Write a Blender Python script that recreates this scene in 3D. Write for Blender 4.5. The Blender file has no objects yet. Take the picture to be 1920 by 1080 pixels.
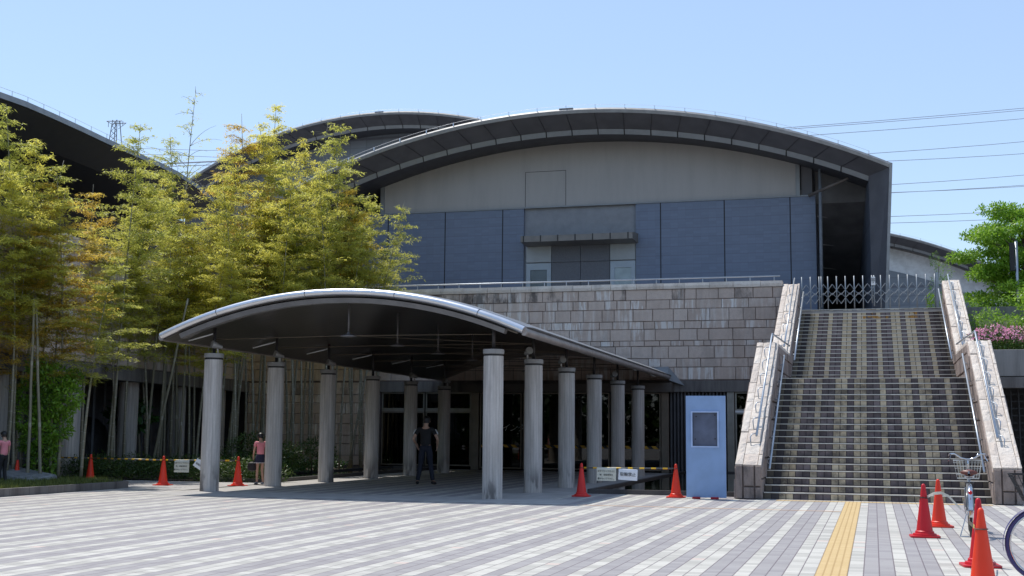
import bpy, bmesh, math, random
import numpy as np
from mathutils import Vector, Matrix
R_ = math.radians
S = bpy.context.scene
C = S.collection

# ------------------------------------------------------------------ camera
F_PX, CAM_H = 2314.6, 1.35
YAW, PITCH, ROLL = R_(16.285), R_(6.642), R_(.4826)
_f = Vector((-math.sin(YAW)*math.cos(PITCH), math.cos(YAW)*math.cos(PITCH), math.sin(PITCH)))
_r0 = Vector((math.cos(YAW), math.sin(YAW), 0)); _u0 = _r0.cross(_f)
_R = _r0*math.cos(ROLL) + _u0*math.sin(ROLL); _U = -_r0*math.sin(ROLL) + _u0*math.cos(ROLL)
cd = bpy.data.cameras.new('camera'); cam = bpy.data.objects.new('camera', cd); C.objects.link(cam)
cd.sensor_width = 36; cd.lens = 36*F_PX/1920; cd.clip_start = .1; cd.clip_end = 3000
M = Matrix((_R, _U, -_f)).transposed().to_4x4(); M.translation = Vector((0, 0, CAM_H)); cam.matrix_world = M
S.camera = cam
def ray(px, py): return _f*F_PX + _R*(px-960) - _U*(py-540)
def at(px, py, Y):                      # photograph pixel -> point in the plane y = Y
    d = ray(px, py); t = Y/d.y; return Vector((d.x*t, Y, CAM_H+d.z*t))
def atz(px, py, z=0.):                  # photograph pixel -> point at height z
    d = ray(px, py); t = (z-CAM_H)/d.z; return Vector((d.x*t, d.y*t, z))

# ------------------------------------------------------------------ sky, sun, exposure
SUN = Vector((-.39, .30, 1.)).normalized()
elev = math.asin(SUN.z); azi = math.atan2(SUN.x, SUN.y)
W = bpy.data.worlds.new('World'); S.world = W; W.use_nodes = True
nt = W.node_tree; bg = nt.nodes['Background']
sky = nt.nodes.new('ShaderNodeTexSky'); sky.sky_type = 'NISHITA'; sky.sun_disc = False
sky.sun_elevation = elev; sky.sun_rotation = azi; sky.air_density = 1.0; sky.dust_density = .25; sky.ozone_density = 1.2
_mx = nt.nodes.new('ShaderNodeMix'); _mx.data_type = 'RGBA'; _mx.inputs[0].default_value = .6; nt.links.new(sky.outputs[0], _mx.inputs[6]); _mx.inputs[7].default_value = (1.62, 2.17, 3.1, 1)
nt.links.new(_mx.outputs[2], bg.inputs[0]); bg.inputs[1].default_value = .15
sl = bpy.data.lights.new('sun', 'SUN'); sl.energy = 2.6; sl.angle = R_(.53); sl.color = (1, .95, .87)
so = bpy.data.objects.new('sun', sl); C.objects.link(so); so.rotation_euler = SUN.to_track_quat('Z', 'Y').to_euler(); so.location = (0, 0, 60)
S.view_settings.view_transform = 'Standard'; S.view_settings.look = 'None'
S.view_settings.exposure = 0.72; S.view_settings.gamma = 1
S.render.engine = 'CYCLES'
S.cycles.max_bounces = 7; S.cycles.transparent_max_bounces = 10; S.cycles.caustics_reflective = False; S.cycles.caustics_refractive = False

# ------------------------------------------------------------------ node helper
class NT:
    def __init__(s, name):
        s.m = bpy.data.materials.new(name); s.m.use_nodes = True; s.t = s.m.node_tree
        s.b = s.t.nodes['Principled BSDF']; s.out = s.t.nodes['Material Output']
    def n(s, typ, **k):
        nd = s.t.nodes.new('ShaderNode'+typ)
        for a, v in k.items(): setattr(nd, a, v)
        return nd
    def l(s, a, b): s.t.links.new(a, b)
    def put(s, sock, v):
        if hasattr(v, 'is_output') or isinstance(v, bpy.types.NodeSocket): s.l(v, sock)
        else: sock.default_value = v
    def math(s, op, a, b=0., c=0.):
        nd = s.n('Math', operation=op)
        for i, v in enumerate((a, b, c)): s.put(nd.inputs[i], v)
        return nd.outputs[0]
    def mix(s, f, a, b, mode='MIX'):
        nd = s.n('Mix', data_type='RGBA', blend_type=mode)
        s.put(nd.inputs[0], f)
        for i, v in ((6, a), (7, b)):
            if isinstance(v, tuple) and len(v) == 3: v = (*v, 1)
            s.put(nd.inputs[i], v)
        return nd.outputs[2]
    def noise(s, scale, vec=None, detail=4., rough=.55):
        nd = s.n('TexNoise'); nd.inputs['Scale'].default_value = scale; nd.inputs['Detail'].default_value = detail
        nd.inputs['Roughness'].default_value = rough
        if vec is not None: s.l(vec, nd.inputs['Vector'])
        return nd.outputs[0]
    def geo(s): return s.n('NewGeometry').outputs['Position']
    def obj(s): return s.n('TexCoord').outputs['Object']
    def xyz(s, v):
        nd = s.n('SeparateXYZ'); s.l(v, nd.inputs[0]); return nd.outputs
    def vec(s, x, y, z):
        nd = s.n('CombineXYZ')
        for i, v in enumerate((x, y, z)): s.put(nd.inputs[i], v)
        return nd.outputs[0]
    def scale(s, v, k):
        nd = s.n('Vectormath' if 0 else 'VectorMath', operation='MULTIPLY'); s.l(v, nd.inputs[0]); nd.inputs[1].default_value = k; return nd.outputs[0]
    def ramp(s, f, lo, hi):
        nd = s.n('MapRange', interpolation_type='SMOOTHSTEP'); s.put(nd.inputs[0], f); nd.inputs[1].default_value = lo; nd.inputs[2].default_value = hi
        return nd.outputs[0]
    def bump(s, h, dist=.01, strength=1.):
        nd = s.n('Bump'); nd.inputs['Strength'].default_value = strength; nd.inputs['Distance'].default_value = dist
        s.l(h, nd.inputs['Height']); s.l(nd.outputs[0], s.b.inputs['Normal'])
    def base(s, col, rough=.6, metal=0., spec=None):
        if isinstance(col, tuple) and len(col) == 3: col = (*col, 1)
        s.put(s.b.inputs['Base Color'], col); s.put(s.b.inputs['Roughness'], rough); s.put(s.b.inputs['Metallic'], metal)
        if spec is not None: s.b.inputs['Specular IOR Level'].default_value = spec
        return s.m
MATS = {}
def simple(name, col, rough=.6, metal=0., var=.12, vscale=3., bump=0., bscale=60., spec=None):
    """plain surface with soft mottling so that no area is perfectly flat"""
    if name in MATS: return MATS[name]
    k = NT(name); p = k.obj(); n = k.noise(vscale, p, 5)
    c = k.mix(k.ramp(n, .3, .7), tuple(v*(1-var) for v in col), tuple(min(1, v*(1+var)) for v in col))
    k.base(c, rough, metal, spec)
    if bump: k.bump(k.noise(bscale, p, 3), bump)
    MATS[name] = k.m; return k.m

# ------------------------------------------------------------------ mesh helpers
class MB:
    def __init__(s): s.v = []; s.f = []; s.a = {}
    def add(s, vs, fs, **att):
        o = len(s.v); s.v += [tuple(v) for v in vs]; n0 = len(s.f)
        s.f += [tuple(i+o for i in f) for f in fs]
        for k, val in att.items():
            s.a.setdefault(k, {})
            for i in range(n0, len(s.f)): s.a[k][i] = val
        return s
    def box(s, x0, x1, y0, y1, z0, z1, mat=None, **att):
        vs = [(x, y, z) for z in (z0, z1) for y in (y0, y1) for x in (x0, x1)]
        if mat: vs = [mat @ Vector(v) for v in vs]
        return s.add(vs, [(0, 2, 3, 1), (4, 5, 7, 6), (0, 1, 5, 4), (2, 6, 7, 3), (0, 4, 6, 2), (1, 3, 7, 5)], **att)
    def tube(s, pts, r, n=8, cap=True, closed=False, **att):
        pts = [Vector(p) for p in pts]; m = len(pts); rs = r if isinstance(r, (list, tuple)) else [r]*m
        up = Vector((0, 0, 1)); vs = []; prev = None
        for i, p in enumerate(pts):
            if closed: t = (pts[(i+1) % m]-pts[i-1])
            else: t = (pts[min(i+1, m-1)]-pts[max(i-1, 0)])
            t.normalize()
            if prev is None:
                a = t.cross(up) if abs(t.z) < .95 else t.cross(Vector((1, 0, 0)))
            else: a = prev - t*prev.dot(t)
            a.normalize(); prev = a; b = t.cross(a)
            for j in range(n):
                w = 2*math.pi*j/n; vs.append(p + (a*math.cos(w)+b*math.sin(w))*rs[i])
        fs = []
        for i in range(m if closed else m-1):
            for j in range(n):
                q = (i+1) % m; fs.append((i*n+j, i*n+(j+1) % n, q*n+(j+1) % n, q*n+j))
        if cap and not closed: fs += [tuple(range(n))[::-1], tuple(range((m-1)*n, m*n))]
        return s.add(vs, fs, **att)
    def lathe(s, prof, n=24, c=(0, 0, 0), **att):
        vs = []; fs = []
        for r, z in prof:
            for j in range(n):
                w = 2*math.pi*j/n; vs.append((c[0]+r*math.cos(w), c[1]+r*math.sin(w), c[2]+z))
        for i in range(len(prof)-1):
            for j in range(n): fs.append((i*n+j, i*n+(j+1) % n, (i+1)*n+(j+1) % n, (i+1)*n+j))
        fs += [tuple(range(n))[::-1], tuple(range((len(prof)-1)*n, len(prof)*n))]
        return s.add(vs, fs, **att)
    def prism(s, poly, axis, a, b, **att):
        """extrude a closed 2-D polygon along an axis ('x','y','z') from a to b"""
        n = len(poly)
        def P(u, v, w): return {'x': (w, u, v), 'y': (u, w, v), 'z': (u, v, w)}[axis]
        vs = [P(u, v, a) for u, v in poly] + [P(u, v, b) for u, v in poly]
        fs = [tuple(range(n)), tuple(range(2*n-1, n-1, -1))] + [(i, i+n, (i+1) % n+n, (i+1) % n) for i in range(n)]
        return s.add(vs, fs, **att)
    def sweep(s, rows, closed=False, **att):
        """rows: list of equally long point lists -> quad sheet; closed joins last row to first"""
        m = len(rows[0]); vs = [p for r in rows for p in r]; fs = []
        k = len(rows)
        for i in range(k if closed else k-1):
            for j in range(m-1):
                q = (i+1) % k; fs.append((i*m+j, i*m+j+1, q*m+j+1, q*m+j))
        if closed: fs += [tuple(i*m for i in range(k))[::-1], tuple(i*m+m-1 for i in range(k))]
        return s.add(vs, fs, **att)
    def build(s, name, mat, parent=None, smooth=False, recalc=True, bevel=0.):
        me = bpy.data.meshes.new(name); me.from_pydata(s.v, [], s.f)
        if recalc:
            bm = bmesh.new(); bm.from_mesh(me); bmesh.ops.recalc_face_normals(bm, faces=bm.faces)
            bm.to_mesh(me); bm.free()
        for k, d in s.a.items():
            at_ = me.attributes.new(k, 'FLOAT', 'FACE')
            arr = np.zeros(len(s.f), np.float32)
            for i, v in d.items(): arr[i] = v
            at_.data.foreach_set('value', arr)
        if mat: me.materials.append(mat)
        if smooth:
            me.polygons.foreach_set('use_smooth', [True]*len(me.polygons))
            if smooth is not True: me.set_sharp_from_angle(angle=R_(smooth))
        o = bpy.data.objects.new(name, me); C.objects.link(o)
        if parent: o.parent = parent
        if bevel:
            b = o.modifiers.new('bevel', 'BEVEL'); b.width = bevel; b.segments = 2; b.limit_method = 'ANGLE'
        return o
def thing(name, label, cat, loc=(0, 0, 0), rz=0., group=None):
    o = bpy.data.objects.new(name, None); C.objects.link(o); o.location = loc; o.rotation_euler = (0, 0, rz); o.empty_display_size = .2
    return tag(o, label, cat, group)
def tag(o, label, cat, group=None):
    o['label'] = label; o['category'] = cat
    if group: o['group'] = group
    return o
def struct(o): o['kind'] = 'structure'; return o
def dup(root, loc=None, rz=None, label=None, group=None):
    r = root.copy(); C.objects.link(r)
    if loc is not None: r.location = loc
    if rz is not None: r.rotation_euler = (0, 0, rz)
    if label: r['label'] = label
    if group: r['group'] = group
    for ch in list(root.children):
        c = ch.copy(); C.objects.link(c); c.parent = r
        for g in ch.children:
            d = g.copy(); C.objects.link(d); d.parent = c
    return r
def world_mesh(name, verts, faces, mat, parent=None, face_attr=None, smooth=False):
    """fast mesh from numpy arrays of quads"""
    me = bpy.data.meshes.new(name); nv, nf = len(verts), len(faces)
    me.vertices.add(nv); me.vertices.foreach_set('co', np.asarray(verts, np.float32).ravel())
    me.loops.add(nf*4); me.loops.foreach_set('vertex_index', np.asarray(faces, np.int32).ravel())
    me.polygons.add(nf); me.polygons.foreach_set('loop_start', np.arange(0, nf*4, 4, dtype=np.int32))
    me.update(calc_edges=True)
    if face_attr is not None:
        a = me.attributes.new('tint', 'FLOAT', 'FACE'); a.data.foreach_set('value', np.asarray(face_attr, np.float32))
    if mat: me.materials.append(mat)
    o = bpy.data.objects.new(name, me); C.objects.link(o)
    if parent: o.parent = parent
    return o

# ------------------------------------------------------------------ materials
def mat_paving():
    k = NT('striped paving tiles'); x, y, z = k.xyz(k.geo())
    u = k.math('DIVIDE', k.math('SUBTRACT', -.58, x), .15); iu = k.math('FLOOR', u)
    v = k.math('DIVIDE', y, .1505); iv = k.math('FLOOR', v)
    m = k.math('FLOORED_MODULO', iu, 10.)
    # period 10:  W W G G W G G W W G
    g = None
    for a in (2, 3, 5, 6, 9):
        e = k.math('COMPARE', m, float(a), .1); g = e if g is None else k.math('ADD', g, e)
    wn = k.n('TexWhiteNoise', noise_dimensions='3D'); k.l(k.vec(iu, iv, 0.), wn.inputs[0]); r = wn.outputs[0]
    wr = k.n('TexWhiteNoise', noise_dimensions='2D'); k.l(k.vec(k.math('FLOOR', k.math('DIVIDE', u, 2.)), k.math('FLOOR', k.math('MULTIPLY', v, .5)), 0.), wr.inputs[0])
    white = k.mix(k.ramp(k.math('ADD', k.math('MULTIPLY', r, .6), k.math('MULTIPLY', wr.outputs[0], .5)), .2, .9), (.42, .405, .365), (.58, .56, .505))
    grey = k.mix(r, (.285, .268, .272), (.36, .342, .338))
    pink = k.math('GREATER_THAN', r, .985)
    white = k.mix(k.math('MULTIPLY', pink, .5), white, (.62, .42, .36))
    c = k.mix(g, white, grey)
    big = k.noise(.35, k.geo(), 5); c = k.mix(k.math('MULTIPLY', k.ramp(big, .45, .75), .25), c, (.30, .285, .27)); st2 = k.noise(1.7, k.geo(), 7, .7); c = k.mix(k.math('MULTIPLY', k.ramp(st2, .58, .72), .35), c, (.2, .185, .17)); sp3 = k.noise(13, k.geo(), 2); c = k.mix(k.math('MULTIPLY', k.ramp(sp3, .70, .74), .5), c, (.12, .11, .11))
    sm = k.noise(40, k.geo(), 3); c = k.mix(k.math('MULTIPLY', sm, .18), c, (.25, .24, .24))
    fu = k.math('FRACT', u); fv = k.math('FRACT', v)
    ju = k.math('GREATER_THAN', k.math('ABSOLUTE', k.math('SUBTRACT', fu, .5)), .462)
    jv = k.math('GREATER_THAN', k.math('ABSOLUTE', k.math('SUBTRACT', fv, .5)), .470)
    c = k.mix(k.math('MULTIPLY', jv, .38), c, (.2, .18, .19)); c = k.mix(k.math('MULTIPLY', ju, .8), c, (.13, .1, .115))
    k.base(c, .78, 0, .3)
    k.bump(k.math('SUBTRACT', k.math('MULTIPLY', sm, .3), k.math('MAXIMUM', ju, jv)), .0025)
    return k.m
def mat_stone(name, a=(.58, .465, .395), b=(.675, .56, .485), rough_amt=.02):
    k = NT(name); P = k.geo(); x, y, z = k.xyz(P)
    t = k.n('Attribute', attribute_type='GEOMETRY', attribute_name='tint').outputs['Fac']
    st = k.n('Attribute', attribute_type='GEOMETRY', attribute_name='stain').outputs['Fac']
    dk = k.n('Attribute', attribute_type='GEOMETRY', attribute_name='grime').outputs['Fac']
    n = k.noise(7, P, 8, .7); f = k.noise(70, P, 3)
    c = k.mix(t, a, b); c = k.mix(k.math('MULTIPLY', k.ramp(n, .35, .75), .4), c, tuple(q*.8 for q in a))
    c = k.mix(k.math('MULTIPLY', k.ramp(f, .4, .8), .35), c, tuple(q*.42 for q in a))
    sv = k.scale(P, (9., 9., .9)); s1 = k.noise(1, sv, 5, .65)
    c = k.mix(k.math('MULTIPLY', k.math('MULTIPLY', k.ramp(s1, .47, .56), st), .85), c, (.85, .83, .80))
    s2 = k.noise(1, k.scale(P, (2.2, 2.2, .8)), 6, .7)
    c = k.mix(k.math('MULTIPLY', k.math('MULTIPLY', k.ramp(s2, .42, .62), dk), .8), c, (.055, .05, .05))
    k.base(c, .85, 0, .25); k.bump(k.math('ADD', k.math('MULTIPLY', n, 1.), k.math('MULTIPLY', f, .35)), rough_amt*1.6); return k.m
def mat_leaf(name, lo, hi, rough=.45, trans=.35, var_obj=.3):
    k = NT(name)
    t = k.n('Attribute', attribute_type='GEOMETRY', attribute_name='tint').outputs['Fac']
    oi = k.n('ObjectInfo').outputs['Random']
    f = k.math('ADD', k.math('MULTIPLY', t, 1-var_obj), k.math('MULTIPLY', oi, var_obj))
    c = k.mix(f, lo, hi); k.base(c, rough, 0, .45)
    tr = k.n('BsdfTranslucent'); k.l(k.mix(.5, c, hi), tr.inputs[0])
    ms = k.n('MixShader'); ms.inputs[0].default_value = trans
    k.l(k.b.outputs[0], ms.inputs[1]); k.l(tr.outputs[0], ms.inputs[2]); k.l(ms.outputs[0], k.out.inputs[0]); return k.m
def mat_tilewall(name, col, sx=.3, sz=.1, joint=(.05, .06, .09), jf=.5, axis='x'):
    k = NT(name); P = k.geo(); x, y, z = k.xyz(P)
    h = x if axis == 'x' else y
    u = k.math('DIVIDE', h, sx); v = k.math('DIVIDE', z, sz)
    wn = k.n('TexWhiteNoise', noise_dimensions='2D'); k.l(k.vec(k.math('FLOOR', u), k.math('FLOOR', v), 0.), wn.inputs[0])
    c = k.mix(wn.outputs[0], tuple(q*.94 for q in col), tuple(q*1.06 for q in col))
    ju = k.math('GREATER_THAN', k.math('ABSOLUTE', k.math('SUBTRACT', k.math('FRACT', u), .5)), .465)
    jv = k.math('GREATER_THAN', k.math('ABSOLUTE', k.math('SUBTRACT', k.math('FRACT', v), .5)), .44)
    j4 = k.math('GREATER_THAN', k.math('ABSOLUTE', k.math('SUBTRACT', k.math('FRACT', k.math('DIVIDE', z, sz*3.)), .5)), .45)
    c = k.mix(k.math('MULTIPLY', k.math('MAXIMUM', ju, jv), jf*.5), c, joint); c = k.mix(k.math('MULTIPLY', j4, jf), c, joint)
    n = k.noise(1, k.scale(P, (.6, .6, .3)), 6, .6); c = k.mix(k.math('MULTIPLY', k.ramp(n, .4, .75), .16), c, tuple(q*.7 for q in col))
    k.base(c, .45, 0, .4); return k.m
def mat_streaked(name, col, dark, xs=3.5, amt=.45, rough=.6):
    k = NT(name); P = k.geo()
    n = k.noise(1, k.scale(P, (xs, xs, .28)), 7, .7); m = k.noise(.6, P, 3)
    c = k.mix(k.math('MULTIPLY', k.ramp(n, .4, .72), amt), col, dark); c = k.mix(k.math('MULTIPLY', m, .25), c, tuple(q*.75 for q in col))
    f = k.noise(55, P, 2); c = k.mix(k.math('MULTIPLY', f, .15), c, dark)
    k.base(c, rough, 0, .35); return k.m
def mat_stairtile():
    k = NT('striped stair tiles'); P = k.geo(); x, y, z = k.xyz(P)
    u = k.math('DIVIDE', k.math('SUBTRACT', x, -1.94), .15); m = k.math('FLOORED_MODULO', k.math('FLOOR', u), 10.)
    g = None
    for a in (2, 3, 5, 6, 9):
        e = k.math('COMPARE', m, float(a), .1); g = e if g is None else k.math('ADD', g, e)
    wn = k.n('TexWhiteNoise', noise_dimensions='3D'); k.l(k.vec(k.math('FLOOR', u), k.math('FLOOR', k.math('DIVIDE', k.math('ADD', z, .004), .145)), 0.), wn.inputs[0]); r = wn.outputs[0]
    yl = k.mix(r, (.56, .45, .29), (.74, .62, .43)); gr = k.mix(r, (.14, .108, .105), (.25, .205, .20))
    c = k.mix(g, yl, gr)
    # rust-coloured patch near the top right
    ax = k.math('ABSOLUTE', k.math('SUBTRACT', x, .6)); near = k.math('MULTIPLY', k.math('LESS_THAN', ax, .85), k.math('GREATER_THAN', z, 5.05))
    c = k.mix(k.math('MULTIPLY', near, k.ramp(k.noise(5, P, 2), .5, .62)), c, (.5, .26, .06))
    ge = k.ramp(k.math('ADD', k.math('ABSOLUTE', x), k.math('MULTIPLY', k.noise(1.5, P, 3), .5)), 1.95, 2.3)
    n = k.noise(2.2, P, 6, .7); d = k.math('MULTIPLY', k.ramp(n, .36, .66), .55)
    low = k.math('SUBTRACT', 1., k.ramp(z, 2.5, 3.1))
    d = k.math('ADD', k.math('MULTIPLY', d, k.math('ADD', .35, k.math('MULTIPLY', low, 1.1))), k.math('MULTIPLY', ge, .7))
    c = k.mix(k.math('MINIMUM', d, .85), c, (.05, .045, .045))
    fu = k.math('FRACT', u); ju = k.math('GREATER_THAN', k.math('ABSOLUTE', k.math('SUBTRACT', fu, .5)), .44)
    fz = k.math('FRACT', k.math('DIVIDE', k.math('ADD', z, .0005), .145)); nz = k.xyz(k.n('NewGeometry').outputs['Normal'])[2]
    jz = k.math('MULTIPLY', k.math('LESS_THAN', nz, .5), k.math('MAXIMUM', k.math('LESS_THAN', fz, .06), k.math('GREATER_THAN', fz, .80)))
    c = k.mix(k.math('MULTIPLY', k.math('MAXIMUM', ju, jz), .85), c, (.035, .025, .03))
    k.base(c, .7, 0, .3); k.bump(k.noise(50, P, 3), .003); return k.m
def mat_glass(name, tint=(.10, .115, .11), rough=.015, refl=.75):
    k = NT(name); tr = k.n('BsdfTransparent'); tr.inputs[0].default_value = (*tint, 1)
    gl = k.n('BsdfGlossy'); gl.inputs['Roughness'].default_value = rough; gl.inputs['Color'].default_value = (refl, refl, refl, 1)
    fr = k.n('Fresnel'); fr.inputs[0].default_value = 1.6
    ms = k.n('MixShader'); k.l(fr.outputs[0], ms.inputs[0]); k.l(tr.outputs[0], ms.inputs[1]); k.l(gl.outputs[0], ms.inputs[2]); k.l(ms.outputs[0], k.out.inputs[0]); return k.m
def mat_column():
    k = NT('board marked concrete'); P = k.obj(); x, y, z = k.xyz(P)
    an = k.math('ARCTAN2', y, x); st = k.math('FRACT', k.math('MULTIPLY', an, 20/(2*math.pi)))
    j = k.math('GREATER_THAN', k.math('ABSOLUTE', k.math('SUBTRACT', st, .5)), .44)
    oi = k.n('ObjectInfo').outputs['Random']
    W_ = k.geo(); n = k.noise(1, k.scale(W_, (9., 9., .7)), 6, .65); n2 = k.noise(25, W_, 4)
    c = k.mix(k.ramp(n, .3, .7), (.46, .425, .39), (.72, .68, .64))
    c = k.mix(k.math('MULTIPLY', oi, .25), c, (.40, .35, .32))
    dn = k.noise(1, k.scale(W_, (4., 4., 1.)), 4); foot = k.math('MULTIPLY', k.math('SUBTRACT', 1., k.ramp(z, .05, .75)), k.ramp(dn, .5, .6))
    c = k.mix(k.math('MULTIPLY', foot, .75), c, (.06, .055, .055))
    c = k.mix(k.math('MULTIPLY', j, .35), c, (.12, .12, .13)); c = k.mix(k.math('MULTIPLY', n2, .2), c, (.15, .15, .15))
    k.base(c, .75, 0, .3); k.bump(k.math('SUBTRACT', k.math('MULTIPLY', n2, .4), j), .004); return k.m
def mat_ribbed(name, col, per, axis, dark, w=.06, rough=.35, metal=.0, var=.15):
    k = NT(name); P = k.geo(); a = k.xyz(P)[axis]
    j = k.math('GREATER_THAN', k.math('ABSOLUTE', k.math('SUBTRACT', k.math('FRACT', k.math('DIVIDE', a, per)), .5)), .5-w)
    n = k.noise(1.2, P, 5); c = k.mix(k.ramp(n, .3, .7), tuple(q*(1-var) for q in col), tuple(q*(1+var) for q in col))
    c = k.mix(k.math('MULTIPLY', j, .7), c, dark); k.base(c, rough, metal, .5); k.bump(k.math('SUBTRACT', 1., j), .006); k.b.inputs['Coat Weight'].default_value = .35 if axis == 1 else 0; k.b.inputs['Coat Roughness'].default_value = .2; return k.m

m_pave = mat_paving()
m_stone = mat_stone('rough split granite blocks')
m_cap = mat_stone('pale rough granite capping', (.74, .64, .555), (.86, .78, .69), .03)
m_face = mat_stone('shaded brown granite', (.30, .24, .21), (.42, .345, .31))  # shade on the parapet sides and ends put into a darker granite colour
m_mortar = simple('dark wall joint', (.17, .135, .125), .9)
m_steel = simple('brushed stainless steel', (.72, .73, .76), .30, .9, .06)
m_pipe = simple('galvanised handrail pipe', (.40, .44, .49), .4, .75, .08)
m_dkmetal = simple('dark bronze metal', (.05, .045, .045), .45, .3)
m_conc = mat_streaked('weathered concrete', (.30, .285, .27), (.08, .075, .075), 4., .55, .8)
m_beam = mat_streaked('stained concrete beam', (.20, .185, .175), (.035, .03, .03), 3., .8, .8)
m_tile = mat_tilewall('blue grey wall tiles', (.165, .203, .283), .3, .12, (.09, .08, .13), .2)
m_tile2 = mat_tilewall('pale grey blue wall panels', (.22, .25, .29), 1.2, .6, (.1, .1, .13), .5)
m_beige = mat_streaked('grey beige render', (.45, .435, .425), (.2, .2, .205), 2.2, .2)
m_fascia = simple('dark grey eaves cladding', (.13, .128, .14), .5, .1, .12, 1.5)
m_soffit = simple('dark soffit boards', (.06, .06, .07), .6, 0, .2)
m_trim = simple('pale metal trim', (.25, .265, .28), .45, .2, .06)
m_roofm = simple('grey metal roof sheet', (.20, .20, .205), .42, .4, .1)
m_white = simple('white painted metal', (.7, .71, .72), .45)
m_panelg = simple('speckled grey door panel', (.125, .13, .15), .55, 0, .15, 30)
m_glass = mat_glass('dark entrance glass')
m_glass2 = mat_glass('pale door glass', (.25, .3, .33), .05)
m_alu = simple('bronze aluminium frame', (.21, .18, .15), .4, .5)
m_alul = simple('light aluminium frame', (.27, .26, .235), .4, .5)
m_black = simple('black rubber', (.012, .012, .013), .55)
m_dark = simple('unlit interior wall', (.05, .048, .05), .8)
m_soil = simple('dark soil', (.06, .045, .03), .95, 0, .35, 6, .02, 20)
m_red = None
def mat_cone():
    k = NT('red cone plastic'); oi = k.n('ObjectInfo').outputs['Alpha']; P = k.obj()
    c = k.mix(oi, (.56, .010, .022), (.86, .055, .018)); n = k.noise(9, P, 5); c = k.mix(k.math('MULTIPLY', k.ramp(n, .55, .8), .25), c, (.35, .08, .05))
    k.base(c, .42, 0, .4); return k.m
m_cone = mat_cone()

# ------------------------------------------------------------------ ground
def sheet(name, poly, z, mat):
    return struct(MB().add([(x, y, z) for x, y in poly], [tuple(range(len(poly)))]).build(name, mat, recalc=False))
m_far = simple('pale dry ground', (.16, .15, .13), .95, 0, .3, .2)
g = sheet('ground', [(-900, -300), (900, -300), (900, 1400), (-900, 1400)], -.06, m_far)
sheet('plaza_paving', [(-16.0, -30), (45, -30), (45, 41.98), (-16.0, 41.98)], 0, m_pave)
sheet('side_paving', [(-60, 24.0), (-16.0, 24.0), (-16.0, 28.75), (-60, 28.75)], 0, m_pave)
sheet('side_paving', [(-60, -30), (-16.0, -30), (-16.0, 24.0), (-60, 24.0)], 0, m_pave)
m_band = simple('plain pale paving band', (.38, .365, .35), .8, 0, .12, 2.5, .002, 60)
m_band2 = simple('brown paving edge strip', (.27, .215, .18), .8, 0, .12, 2.5)
sheet('paving_band', [(-14.6, 22.7), (-5.6, 22.7), (-5.6, 24.5), (-14.6, 24.5)], .004, m_band)
sheet('paving_band', [(-14.75, 24.5), (-13.0, 24.5), (-13.0, 41.9), (-14.75, 41.9)], .004, m_band)
sheet('paving_band', [(-8.1, 24.5), (-6.35, 24.5), (-6.35, 41.9), (-8.1, 41.9)], .004, m_band)
sheet('paving_band', [(-17.0, 24.6), (-14.6, 24.6), (-14.6, 28.7), (-17.0, 28.7)], .004, m_band)
def mat_tact(axis):
    k = NT('yellow tactile paving'); P = k.geo(); q = k.xyz(P)
    a = k.math('FRACT', k.math('DIVIDE', k.math('SUBTRACT', q[0], -.58), .075))
    j = k.math('GREATER_THAN', k.math('ABSOLUTE', k.math('SUBTRACT', a, .5)), .40)
    jb = k.math('GREATER_THAN', k.math('ABSOLUTE', k.math('SUBTRACT', k.math('FRACT', k.math('DIVIDE', q[1], .3)), .5)), .485)
    n = k.noise(4, P, 5); c = k.mix(n, (.50, .35, .15), (.62, .46, .24)); c = k.mix(k.math('MULTIPLY', k.math('MAXIMUM', j, jb), .6), c, (.36, .22, .08))
    k.base(c, .7, 0, .3); k.bump(k.math('SUBTRACT', 1., j), .005); return k.m
m_tact = mat_tact(0)
sheet('tactile_paving', [(-.58, -10), (-.28, -10), (-.28, 25.95), (-.58, 25.95)], .004, m_tact)
sheet('tactile_paving', [(-1.95, 25.95), (2.2, 25.95), (2.2, 26.24), (-1.95, 26.24)], .004, m_tact)
m_or = simple('thin orange tile line', (.66, .42, .26), .7)
sheet('paving_line', [(-5.35, 22.75), (-.59, 22.75), (-.59, 22.84), (-5.35, 22.84)], .004, m_or)

# pools of dark still water beside the canopy
k = NT('still dark water'); k.base((.008, .010, .009), .02, 0, .5); k.b.inputs['IOR'].default_value = 1.33
k.bump(k.noise(6, k.scale(k.geo(), (1., .5, 1.)), 2), .002); m_water = k.m
def pool(name, poly, wall):
    w = struct(MB().add([(x, y, .055) for x, y in poly], [tuple(range(len(poly)))]).build(name, m_water, recalc=False))
    mb = MB(); n = len(poly)
    for i in range(n):
        a, b = Vector((*poly[i], 0)), Vector((*poly[(i+1) % n], 0)); d = (b-a).normalized(); nn = Vector((-d.y, d.x, 0))*.06
        mb.add([a-nn, b-nn, b+nn, a+nn, a-nn+Vector((0, 0, .1)), b-nn+Vector((0, 0, .1)), b+nn+Vector((0, 0, .1)), a+nn+Vector((0, 0, .1))],
               [(0, 1, 2, 3), (4, 5, 6, 7), (0, 1, 5, 4), (1, 2, 6, 5), (2, 3, 7, 6), (3, 0, 4, 7)])
    struct(mb.build('pool_edge', simple('dark granite kerb', (.07, .065, .065), .5)))
pool('pool_water', [(-6.1, 27.2), (-2.9, 27.2), (-2.9, 41.7), (-6.1, 41.7)], 0)
pool('pool_water', [(-16.6, 29.0), (-14.85, 29.0), (-14.85, 41.7), (-16.6, 41.7)], 0)
sheet('grove_soil', [(-23, 28.75), (-16.7, 28.75), (-16.7, 42), (-23, 42)], .03, m_soil)

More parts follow.
